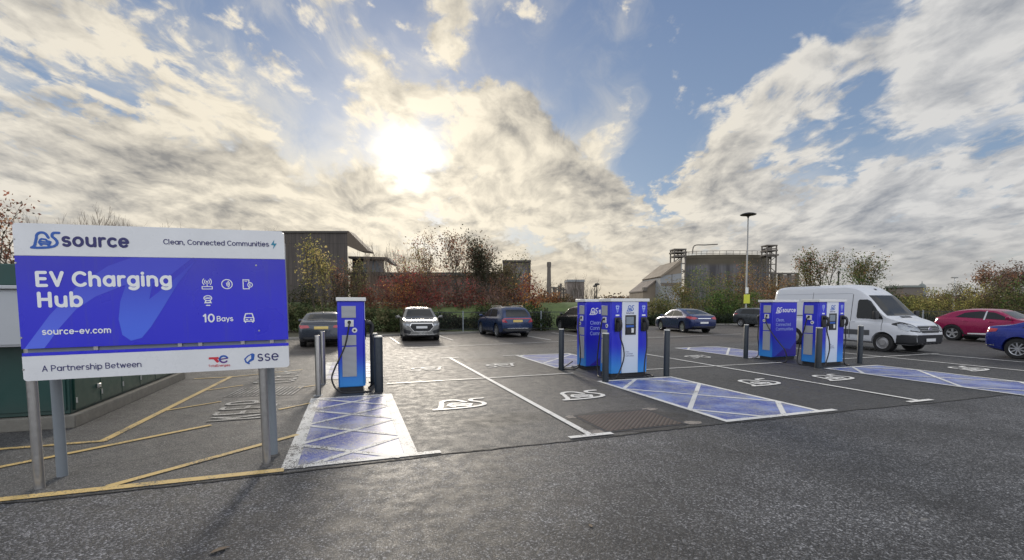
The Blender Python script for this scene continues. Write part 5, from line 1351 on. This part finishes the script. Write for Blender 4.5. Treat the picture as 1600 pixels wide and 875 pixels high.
hedge(748, 858, 32.0, 32.6, 486, 484, 'dark hedge with ivy behind the dark blue SUV', DARKG + [(.07, .075, .035)], 1.0)
hedge(1012, 1205, 38.5, 42.5, 494, 492, 'dark low hedge behind the midnight blue hatchback', DARKG, .9)
hedge(1395, 1640, 38.0, 36.5, 492, 492, 'dark hedge behind the crimson car', DARKG + [(.09, .08, .04)], .8)

# railings
M['rail'] = material('black_railing_paint', (0.022, 0.026, 0.028), 0.5, var=0.2)
def railings(px0, px1, d0, d1, h, label):
    A, B = Vector(at(px0, d0)), Vector(at(px1, d1)); L = (B - A).length; ang = math.atan2((B - A).y, (B - A).x)
    t = thing('railing_fence', label, 'fence', (A.x, A.y, 0), ang)
    q = MB()
    for k in range(int(L / .13)): q.box(k * .13 - .009, k * .13 + .009, -.009, .009, .10, h - .03)
    o = q.build('railing_bars', M['rail'], t); o['kind'] = 'stuff'
    for z in (.14, h - .08): MB().box(-.03, L + .03, -.02, .02, z, z + .05).build('rail', M['rail'], t)
    for k in range(int(L / 2.6) + 1): MB().box(k * 2.6 - .035, k * 2.6 + .035, -.035, .035, -.05, h + .03).build('post', M['grey_post'] if k % 2 else M['rail'], t)
railings(660, 905, 29.6, 31.3, 1.32, 'dark vertical-bar railing fence behind the pale SUV and dark blue SUV')
railings(1385, 1640, 35.8, 34.6, 1.3, 'dark railing fence behind the crimson car')

# trees and shrubs behind the left half
tree('ivy_tree', 'pale yellow leafed tree against the dark windowless building', 505, 37, 380, cols=YELLOW, leaves=10, size=.11, stems=3, levels=3, spread=.30, upw=.5, wide=.7, group=None)
tree('slim_tree', 'slim reddish brown tree just right of the pale yellow tree', 533, 38, 408, cols=RUST + MAUVE, leaves=12, size=.10, stems=2, levels=3, spread=.32, upw=.5, wide=.7)
tree('slim_tree', 'half bare olive tree at the right corner of the dark building', 562, 38.5, 412, cols=OLIVE, leaves=7, size=.09, stems=3, levels=3, spread=.4, upw=.45)
for px, d, tp, lab in ((593, 52, 372, 'bare tree just right of the sloping canopy'), (622, 50, 378, 'bare tree above the crimson shrubs, left of the brown leafed tree'), (578, 54, 384, 'bare tree half hidden behind the sloping canopy')):
    tree('bare_tree', lab, px, d, tp, leaves=0, stems=3, levels=5, spread=.34, upw=.5, nb=3, bark='bark_pale')
tree('young_tree', 'thin brown leafed tree over the crimson shrubs', 640, 42, 400, cols=MAUVE + RED, leaves=9, size=.10, stems=3, levels=4, spread=.45)
tree('young_tree', 'loose pale tree with few leaves left of the tall sparse tree', 668, 44, 378, cols=YELLOW + RUST, leaves=6, size=.09, stems=3, levels=4, spread=.42, bark='bark_pale')
tree('young_tree', 'tall sparse tree with scattered dark leaves in the middle of the row', 705, 42, 362, cols=MAUVE + RUST, leaves=9, size=.11, stems=3, levels=4, spread=.40, upw=.4)
tree('leafy_tree', 'dark full leafed tree rising above the long brick building', 752, 42, 362, cols=[(.05, .05, .03), (.035, .04, .022), (.06, .05, .035)], leaves=12, size=.12, stems=3, levels=4, spread=.40, upw=.4, wide=.9)
tree('young_tree', 'dark leafed tree just right of the full leafed tree', 783, 43, 392, cols=[(.06, .055, .03), (.08, .06, .035)], leaves=9, size=.11, stems=2, levels=4, spread=.45)
tree('young_tree', 'olive tree in front of the brick stair block', 812, 44, 402, cols=OLIVE, leaves=6, size=.10, stems=2, levels=4, spread=.42)
for px, d, tp, w, cols, lab in (
    (475, 38, 440, 70, OLIVE + DARKG, 'dark olive shrub at the foot of the windowless building, beside the sign'),
    (545, 38, 436, 70, MAUVE + OLIVE, 'mauve brown shrub above the hedge, behind the lone charger'),
    (590, 38, 436, 60, RUST + RED, 'rusty shrub left of the crimson shrubs'),
    (622, 37.5, 424, 60, RED + ORANGE, 'crimson shrub with orange tips behind the pale SUV'),
    (655, 37.5, 420, 66, RED, 'deep red shrub above the pale SUV'),
    (698, 38, 432, 64, MAUVE + RED, 'dark mauve shrub under the tall sparse tree'),
    (738, 38, 436, 60, RED + MAUVE, 'wine red shrub below the dark leafed tree'),
    (778, 38, 430, 60, MAUVE + RUST, 'brown mauve shrub left of the orange shrub'),
    (818, 38, 428, 56, ORANGE + RED, 'bright orange shrub behind the dark blue SUV'),
    (852, 40, 452, 60, RUST + ORANGE, 'low rust coloured shrub right of the orange shrub'),
    (888, 44, 462, 60, BROWN, 'low brown shrub behind the middle island')):
    bush('autumn_shrub', lab, px, d, tp, w, cols, n=110, per=34, size=.08, group='autumn shrubs behind the hedge')
bush('ivy_bush', 'green ivy bush on the railings right of the dark blue SUV', 832, 31.6, 477, 60, GREEN + DARKG, n=60, per=36, size=.085)
bush('ivy_bush', 'olive bush over the railings left of the dark blue SUV', 770, 32.4, 478, 70, OLIVE + GREEN, n=60, per=36, size=.085)
tree('bare_tree', 'small bare tree right of the orange shrub', 838, 46, 428, leaves=1, cols=MAUVE, size=.08, stems=3, levels=4, spread=.5, bark='bark_pale')
tree('bare_tree', 'bare tree in front of the distant grey block', 905, 60, 425, leaves=0, stems=3, levels=5, spread=.36, upw=.5, bark='bark')
tree('bare_tree', 'bare tree right of the distant grey block', 924, 62, 434, leaves=0, stems=3, levels=4, spread=.36, upw=.5, bark='bark')
# behind the sign
tree('leafy_tree', 'dark leafed tree behind the top left corner of the sign', 22, 26, 325, cols=RUST + [(.05, .04, .03)], leaves=9, size=.12, stems=2, levels=4, spread=.5)
for px, tp in ((95, 322), (150, 318), (205, 330), (262, 345), (410, 348)):
    tree('bare_tree', 'bare winter tree showing its twigs above the sign board', px, 34, tp, leaves=0, stems=4, levels=5, spread=.34, upw=.5, bark='bark_pale', group='bare trees above the sign board')

# right half
for px, d, tp, w, cols, lab in (
    (1030, 44, 468, 70, OLIVE, 'low olive shrub left of the midnight blue hatchback'),
    (1062, 47, 436, 74, OLIVE + BROWN, 'olive brown bush in front of the grey shed'),
    (1098, 49, 420, 84, OLIVE + GREEN, 'tall olive bush in front of the concrete tank'),
    (1130, 46, 442, 70, GREEN + OLIVE, 'green bush below the concrete tank, left of the lamp post'),
    (1150, 51, 410, 80, RUST + OLIVE, 'rust topped bush in front of the tank beside the lamp post'),
    (1184, 50, 418, 78, RUST + BROWN, 'reddish brown bush right of the lamp post'),
    (1150, 44.5, 458, 84, GREEN, 'light green low bush at the foot of the lamp post'),
    (1215, 50, 432, 70, BROWN + RUST, 'brown bush left above the white van'),
    (1262, 52, 420, 84, BROWN + OLIVE, 'dark brown bush behind the back of the van'),
    (1328, 48, 420, 96, GREEN + OLIVE, 'dark bush above the middle of the van roof'),
    (1372, 46, 448, 70, DARKG, 'dark green bush above the windscreen of the van'),
    (1425, 46, 462, 70, YELLOW + OLIVE, 'yellow green low bush right of the van'),
    (1462, 47, 452, 70, YELLOW + BROWN, 'yellowish bush left of the far lamp'),
    (1498, 50, 444, 70, MAUVE + OLIVE, 'mauve bush behind the far lamp'),
    (1530, 46, 446, 74, BROWN + YELLOW, 'brown and gold bush above the crimson car'),
    (1570, 44, 434, 80, MAUVE + OLIVE, 'big mauve green bush at the right edge'),
    (1612, 42, 432, 80, OLIVE + GREEN, 'olive bush cut off by the right edge')):
    bush('scrub_bush', lab, px, d, tp, w, [tuple(c_ * f_ for c_, f_ in zip(cc, (1.25, 1.4, 1.25))) for cc in cols], n=120, per=36, size=.085, group='scrub bushes behind the car park')
tree('young_tree', 'olive leafed tree above the back of the van', 1277, 52, 392, cols=OLIVE + GREEN + RUST, leaves=9, size=.12, stems=2, levels=4, spread=.42, upw=.4, wide=.8)
tree('young_tree', 'loose olive tree above the middle of the van', 1342, 50, 396, cols=OLIVE + GREEN + BROWN, leaves=9, size=.12, stems=2, levels=4, spread=.42, upw=.4, wide=.8)
tree('young_tree', 'mauve leafed tree at the right edge of view', 1560, 48, 412, cols=MAUVE + RUST, leaves=8, size=.12, stems=3, levels=4, spread=.55)
tree('young_tree', 'mauve tree rising at the far right corner', 1608, 47, 408, cols=MAUVE, leaves=8, size=.12, stems=3, levels=4, spread=.55)
# far woods on the skyline
def far_wood(px0, px1, depth, top, cols, n):
    x, y = at((px0 + px1) / 2, depth); C = []
    for k in range(n):
        p = random.uniform(px0, px1); d = depth * random.uniform(.94, 1.06); X, Y = at(p, d)
        h = up(top, depth) * (.75 + .15 * math.sin(p * .06) + .10 * math.sin(p * .21)) 
        C.append((X - x, Y - y, random.random() ** .7 * h))
    o = leaf_cloud('far_woodland', C, 26, (1.6, 1.6, 1.0), .55, cols, None); o.location = (x, y, 0); tag(o, kind='stuff')
far_wood(830, 1080, 170, 466, MAUVE + BROWN, 420)
far_wood(1230, 1680, 190, 461, MAUVE + OLIVE, 700)
far_wood(-200, 460, 130, 462, MAUVE + OLIVE, 500)

# ------------------------------------------------------------------ lamps
M['lamp_grey'] = material('galvanised_column', (0.30, 0.30, 0.29), 0.5, 0.4, var=0.12)
M['lamp_dark'] = material('dark_lamp_head', (0.035, 0.033, 0.03), 0.5)
M['hi_vis'] = material('yellow_green_notice', (0.55, 0.58, 0.05), 0.45)
x, y = at(1165, 43); H = up(335, 43)
lp = thing('lamp_post', 'tall lamp post with saucer head and yellow notice in front of the tank', 'lamp post', (x, y, 0), -YAW)
MB().tube([(0, 0, 0), (0, 0, 1.4), (0, 0, 1.45), (0, 0, H - .3)], [.11, .11, .085, .06], 14).build('pole', M['lamp_grey'], lp, 50)
q = MB(); q.lathe([(H - .42, .07), (H - .30, .10), (H - .22, .34), (H - .16, .66), (H - .11, .70), (H - .02, .52), (H + .05, .25), (H + .08, .05)], n=28); q.build('lamp_head', M['lamp_dark'], lp, 40)
q = MB(); q.lathe([(H - .25, .05), (H - .21, .30)], n=20); q.build('lens', M['clear_lamp'], lp)
MB().box(-.28, .28, -.15, -.12, up(474, 43), up(460, 43)).build('notice', M['hi_vis'], lp)
MB().box(-.13, .13, -.14, -.11, up(458.5, 43), up(449, 43)).build('notice', M['cap'], lp)
x, y = at(1489, 62); H = up(433, 62)
lp = thing('lamp_post', 'pale lamp post with flat double head among the scrub at right', 'lamp post', (x, y, 0), -YAW)
MB().tube([(0, 0, 0), (0, 0, H - .1)], [.13, .09], 10).build('pole', M['cap'], lp, 50)
MB().box(-.45, .35, -.15, .15, H - .14, H).build('lamp_head', M['lamp_grey'], lp, bevel=.04)
for px, d, tp, lab in ((932, 120, 443, 'far lamp post with round head right of the distant block'), (929, 150, 446, 'farthest slim lamp post beside the round headed one'), (1308, 80, 424, 'slim lamp post in the trees above the van roof')):
    x, y = at(px, d); H = up(tp, d)
    lp = thing('lamp_post', lab, 'lamp post', (x, y, 0), -YAW)
    MB().tube([(0, 0, 0), (0, 0, H)], [.16, .12], 8).build('pole', M['lamp_dark'], lp)
    q = MB(); k_ = .3 if px > 1000 else 1.0; q.lathe([(H - .5, .2 * k_), (H - .3, .8 * k_), (H, .6 * k_), (H + .1, .1 * k_)], n=14); q.build('lamp_head', M['lamp_dark'], lp)

# ------------------------------------------------------------------ buildings behind
def brick(name, c1, c2, mortar, sc, rough=.85):
    m = bpy.data.materials.new(name); m.use_nodes = True
    g = NT(m.node_tree); b = g.n['Principled BSDF']
    co = g.new('ShaderNodeTexCoord').outputs['Object']; x, y, z = g.sep(co)
    t = g.new('ShaderNodeTexBrick'); g.put(t.inputs['Vector'], g.comb(g.add(x, y), z, 0.0)); t.inputs['Scale'].default_value = sc
    for k, c in (('Color1', c1), ('Color2', c2), ('Mortar', mortar)): t.inputs[k].default_value = (*c, 1)
    n = g.noise(co, .35, 5, .6)
    st = g.noise(g.comb(g.mul(x, 1.6), g.mul(y, 1.6), g.mul(z, .15)), 1.2, 4, .6)
    g.put(b.inputs['Base Color'], g.scale(t.outputs[0], g.add(.55, g.add(g.mul(n, .5), g.mul(st, .4))))); b.inputs['Roughness'].default_value = rough
    return m
def ribbed(name, c0, c1):
    m = bpy.data.materials.new(name); m.use_nodes = True
    g = NT(m.node_tree); b = g.n['Principled BSDF']
    co = g.new('ShaderNodeTexCoord').outputs['Object']; x, y, z = g.sep(co)
    s = g.math('FRACT', g.mul(x, 2.2)); st = g.noise(g.comb(x, y, g.mul(z, .1)), 1.1, 6, .65)
    c = g.mix(g.ramp(st, .3, .7), c0, c1); c = g.mix(g.mul(g.ramp(s, .75, .9), .5), c, (.02, .018, .016))
    c = g.mix(g.mul(g.ramp(g.math('FRACT', g.mul(z, .33)), .97, .99), .6), c, (.02, .018, .016))
    g.put(b.inputs['Base Color'], c); b.inputs['Roughness'].default_value = .7
    return m
M['dark_wall'] = ribbed('dark_brown_cladding', (.045, .038, .034), (.092, .076, .066))
M['brick'] = brick('brown_red_brick', (.17, .085, .062), (.14, .075, .06), (.16, .13, .11), 4.0)
M['dark_brick'] = brick('mauve_brick', (.13, .10, .10), (.11, .09, .09), (.13, .12, .12), 4.0)
M['roof_dark'] = material('dark_roof_edge', (.055, .048, .042), .6, var=.2)
M['canopy'] = material('timber_canopy', (.11, .085, .062), .7, var=.2)
M['win'] = material('pale_window_glass', (.16, .19, .22), .12, var=.3, vscale=2)
def F3(px, d, py): X, Y = at(px, d); return (X, Y, up(py, d))
bx, by = at(500, 56)
b1 = thing('dark_hall', 'large dark brown windowless hall with a sloping timber canopy, behind the sign', 'building', (bx, by, 0), -YAW)
def lx(px, d=56): return (px - 500) / 720.0 * d
H = up(365, 56)
MB().prism([(lx(385), 0), (lx(545), 0), (lx(545) - 2.6, 6), (lx(385), 6)], -.1, H, 'z').build('wall', M['dark_wall'], b1)
MB().prism([(lx(384), -.15), (lx(546), -.15), (lx(546) - 2.6, 6.1), (lx(384), 6.1)], H, H + .22, 'z').build('roof', M['roof_dark'], b1)
q = MB(); q.prism([(lx(545.3), H + .2), (lx(547), H + .24), (lx(577), up(392, 56)), (lx(577), up(394, 56)), (lx(562), up(392.5, 56)), (lx(545.3), up(385, 56))], -.12, 2.2, 'y'); q.build('canopy', M['canopy'], b1)
bx, by = at(660, 64)
b2 = thing('low_brick_building', 'long low brick building with flat dark roof and raised glazed clerestory behind the trees', 'building', (bx, by, 0), -YAW)
def l2(px): return (px - 660) / 720.0 * 64
def z2(py): return up(py, 64)
MB().box(l2(548), l2(792), 0, 12, -.1, z2(431)).build('wall', M['brick'], b2)
MB().box(l2(546), l2(794), -.4, 12.4, z2(431), z2(426)).build('roof', M['roof_dark'], b2)
MB().prism([(l2(548), 1.0), (l2(598), 1.0), (l2(598) - 1.6, 5), (l2(548), 5)], z2(426), z2(404), 'z').build('clerestory', M['dark_wall'], b2)
for k in range(5):
    MB().box(l2(565 + 6.4 * k), l2(565 + 6.4 * k + 5.6), .94, 1.0, z2(424.5), z2(406)).build('window', M['win'], b2)
q = MB(); q.prism([(l2(545), z2(404)), (l2(545), z2(400.5)), (l2(605), z2(402)), (l2(616), z2(413)), (l2(612), z2(414)), (l2(600), z2(405.5))], .2, 2.6, 'y'); q.build('roof', M['roof_dark'], b2)
for k in range(9):
    w = MB().box(l2(655 + 13 * k), l2(655 + 13 * k + 7), -.03, 0, z2(458), z2(437)).build('window', M['roof_dark'], b2)
bx, by = at(810, 66)
b3 = thing('brick_block', 'plain mauve brown brick block at the right end of the long building', 'building', (bx, by, 0), -YAW)
def l3(px): return (px - 810) / 720.0 * 66
MB().box(l3(786), l3(828), 0, 7, -.1, up(410, 66)).build('wall', M['dark_brick'], b3)
MB().box(l3(785), l3(829.5), -.2, 7.2, up(410, 66), up(407, 66)).build('roof', M['roof_dark'], b3)
MB().box(l3(826), l3(829), -.12, .1, 0, up(410, 66)).build('corner_pier', M['roof_dark'], b3)
MB().box(l3(806), l3(820), -.04, 0, up(440, 66), up(418, 66)).build('window', material('dull_louvre', (.13, .13, .15), .5), b3)
# distant works
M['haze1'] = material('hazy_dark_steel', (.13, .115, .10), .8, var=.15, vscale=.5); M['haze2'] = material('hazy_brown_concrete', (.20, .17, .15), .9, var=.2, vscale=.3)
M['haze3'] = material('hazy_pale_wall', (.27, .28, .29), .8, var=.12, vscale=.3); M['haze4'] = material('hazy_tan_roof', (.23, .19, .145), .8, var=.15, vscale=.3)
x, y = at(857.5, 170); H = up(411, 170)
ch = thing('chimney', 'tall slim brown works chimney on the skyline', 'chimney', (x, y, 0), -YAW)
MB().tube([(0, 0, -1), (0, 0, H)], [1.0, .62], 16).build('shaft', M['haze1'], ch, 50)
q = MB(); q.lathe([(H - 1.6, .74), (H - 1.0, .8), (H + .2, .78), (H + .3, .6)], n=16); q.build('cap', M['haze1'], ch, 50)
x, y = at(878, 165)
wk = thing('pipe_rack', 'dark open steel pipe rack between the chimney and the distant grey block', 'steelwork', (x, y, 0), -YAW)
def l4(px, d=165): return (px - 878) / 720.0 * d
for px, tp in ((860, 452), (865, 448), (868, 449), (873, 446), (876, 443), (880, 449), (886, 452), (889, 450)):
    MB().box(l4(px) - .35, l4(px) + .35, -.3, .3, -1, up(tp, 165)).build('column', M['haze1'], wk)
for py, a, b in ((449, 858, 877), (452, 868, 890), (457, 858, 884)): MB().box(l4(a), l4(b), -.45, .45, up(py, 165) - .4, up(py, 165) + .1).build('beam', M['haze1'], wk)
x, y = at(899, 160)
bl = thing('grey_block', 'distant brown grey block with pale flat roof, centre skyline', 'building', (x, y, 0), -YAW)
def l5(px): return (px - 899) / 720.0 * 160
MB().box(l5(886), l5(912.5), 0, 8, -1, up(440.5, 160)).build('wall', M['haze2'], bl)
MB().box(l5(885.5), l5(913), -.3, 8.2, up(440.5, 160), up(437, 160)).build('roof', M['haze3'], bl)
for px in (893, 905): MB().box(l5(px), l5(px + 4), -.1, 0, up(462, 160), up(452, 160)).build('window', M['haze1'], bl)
# grey sheds
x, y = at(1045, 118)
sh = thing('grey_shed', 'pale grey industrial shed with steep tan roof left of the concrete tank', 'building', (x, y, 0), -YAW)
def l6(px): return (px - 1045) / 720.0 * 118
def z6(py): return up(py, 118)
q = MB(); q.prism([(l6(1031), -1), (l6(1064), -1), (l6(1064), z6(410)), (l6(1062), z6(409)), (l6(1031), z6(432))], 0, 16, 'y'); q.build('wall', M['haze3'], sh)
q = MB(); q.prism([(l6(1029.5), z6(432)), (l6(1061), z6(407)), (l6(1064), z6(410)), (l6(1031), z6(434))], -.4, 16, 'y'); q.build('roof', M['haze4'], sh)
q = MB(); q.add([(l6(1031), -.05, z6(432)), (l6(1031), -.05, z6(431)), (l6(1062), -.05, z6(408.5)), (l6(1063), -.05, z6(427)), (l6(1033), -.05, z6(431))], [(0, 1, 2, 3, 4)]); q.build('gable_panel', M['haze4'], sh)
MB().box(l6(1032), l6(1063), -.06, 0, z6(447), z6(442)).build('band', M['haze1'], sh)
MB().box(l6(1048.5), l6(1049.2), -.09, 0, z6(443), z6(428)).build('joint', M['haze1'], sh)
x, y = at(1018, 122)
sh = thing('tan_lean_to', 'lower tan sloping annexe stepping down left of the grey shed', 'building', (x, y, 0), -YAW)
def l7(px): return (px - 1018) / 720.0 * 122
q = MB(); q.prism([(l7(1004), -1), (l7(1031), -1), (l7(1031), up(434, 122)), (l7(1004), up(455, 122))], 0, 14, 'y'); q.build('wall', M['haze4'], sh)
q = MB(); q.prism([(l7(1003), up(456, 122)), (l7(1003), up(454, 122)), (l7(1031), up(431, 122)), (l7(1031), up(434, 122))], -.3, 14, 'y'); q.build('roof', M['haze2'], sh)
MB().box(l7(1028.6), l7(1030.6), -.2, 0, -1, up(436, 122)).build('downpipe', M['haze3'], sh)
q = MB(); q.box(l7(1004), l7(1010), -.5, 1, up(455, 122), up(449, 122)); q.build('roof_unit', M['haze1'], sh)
# concrete tank with access towers
def streaked():
    m = bpy.data.materials.new('streaked_concrete'); m.use_nodes = True
    g = NT(m.node_tree); b = g.n['Principled BSDF']
    co = g.new('ShaderNodeTexCoord').outputs['Object']; x, y, z = g.sep(co)
    st = g.noise(g.comb(x, y, g.mul(z, .06)), .55, 6, .65); n = g.noise(co, .25, 4, .6)
    c = g.mix(g.ramp(st, .35, .65), (.065, .062, .067), (.17, .165, .17))
    c = g.mix(g.ramp(z, 12.2, 13.6), c, (.10, .085, .06))
    g.put(b.inputs['Base Color'], g.scale(c, g.add(.6, g.mul(n, .7)))); b.inputs['Roughness'].default_value = .9
    return m
x, y = at(1134, 134); RT = 66.5 / 720 * 131; H = up(398.5, 131)
tk = thing('concrete_tank', 'huge flat-fronted streaked grey concrete tank on the right skyline', 'tank', (x, y, 0), -YAW)
q = MB(); q.lathe([(-1, RT), (H - 1, RT), (H - .95, RT + .2), (H, RT + .2)], n=72); q.v = [(a, b * .3, c) for a, b, c in q.v]; q.build('wall', streaked(), tk, 40)
for k in range(40):
    a = 2 * math.pi * k / 40
    if math.sin(a) < .3: MB().tube([((RT) * math.cos(a), .3 * RT * math.sin(a), H), (RT * math.cos(a), .3 * RT * math.sin(a), H + 1.1)], .06, 4).build('railing_post', M['haze1'], tk)
q = MB(); n = 72; q.tube([(RT * math.cos(2*math.pi*k/n), .3 * RT * math.sin(2*math.pi*k/n), H + 1.05) for k in range(n + 1)], .06, 4, cap=False); q.build('hand_rail', M['haze1'], tk)
MB().tube(crom([(-RT + .5, -4, H + .2), (-RT + 1, -4, H + 2.4), (-RT + 4, -4, H + 2.6), (-RT + 7.5, -4, H + 2.8)], 4), .16, 6).build('pipe', M['haze1'], tk)
def tower(px0, px1, top, bot, d, label, wide):
    xm, ym = at((px0 + px1) / 2, d); t = thing('access_tower', label, 'steel tower', (xm, ym, 0), -YAW)
    w = (px1 - px0) / 720 * d / 2; z0, z1 = (0 if bot is None else up(bot, d)), up(top, d)
    for sx in (-1, 1):
        for sy in (-1, 1): MB().box(sx*w - .14, sx*w + .14, sy*w - .14, sy*w + .14, 0, z1).build('column', M['haze1'], t)
    k = 0; z = 2.0
    while z < z1:
        for sy in (-1, 1): MB().box(-w - .14, w + .14, sy*w - .16, sy*w + .16, z - .12, z + .12).build('beam', M['haze1'], t)
        for sy in (-1, 1):
            MB().tube([(-w, sy*w, z), (w, sy*w, min(z + 2.1, z1))] if k % 2 else [(w, sy*w, z), (-w, sy*w, min(z + 2.1, z1))], .10, 4).build('brace', M['haze1'], t)
        z += 2.1; k += 1
    MB().box(-w - .2, w + .2, -w - .2, w + .2, z1 - .15, z1 + .15).build('top_frame', M['haze1'], t)
    for zz, ww in wide: MB().box(-w - ww, w + ww, -w - .4, w + .4, up(zz, d) - .15, up(zz, d) + .25).build('platform', M['haze1'], t)
    return t
tower(1049, 1066, 391, None, 124, 'open steel stair tower rising above the grey shed, left of the tank', [(402, .1), (396, .3)])
tower(1191.5, 1206, 385, None, 126, 'tall open steel ladder tower at the right side of the tank', [(400, .5), (393, .2)])
x, y = at(1226, 130)
wk = thing('pipe_rack', 'low brown pipe rack on columns right of the tank', 'steelwork', (x, y, 0), -YAW)
def l8(px): return (px - 1226) / 720.0 * 130
MB().box(l8(1203), l8(1245), -.6, .6, up(429, 130), up(426.5, 130)).build('beam', M['haze1'], wk)
for px in (1206, 1217, 1231, 1243): MB().box(l8(px) - .4, l8(px) + .4, -.4, .4, -1, up(427, 130)).build('column', M['haze1'], wk)
for a, b in ((1219, 1230), (1233, 1243)): MB().box(l8(a), l8(b), -.2, .2, -1, up(430, 130)).build('panel', M['haze2'], wk)
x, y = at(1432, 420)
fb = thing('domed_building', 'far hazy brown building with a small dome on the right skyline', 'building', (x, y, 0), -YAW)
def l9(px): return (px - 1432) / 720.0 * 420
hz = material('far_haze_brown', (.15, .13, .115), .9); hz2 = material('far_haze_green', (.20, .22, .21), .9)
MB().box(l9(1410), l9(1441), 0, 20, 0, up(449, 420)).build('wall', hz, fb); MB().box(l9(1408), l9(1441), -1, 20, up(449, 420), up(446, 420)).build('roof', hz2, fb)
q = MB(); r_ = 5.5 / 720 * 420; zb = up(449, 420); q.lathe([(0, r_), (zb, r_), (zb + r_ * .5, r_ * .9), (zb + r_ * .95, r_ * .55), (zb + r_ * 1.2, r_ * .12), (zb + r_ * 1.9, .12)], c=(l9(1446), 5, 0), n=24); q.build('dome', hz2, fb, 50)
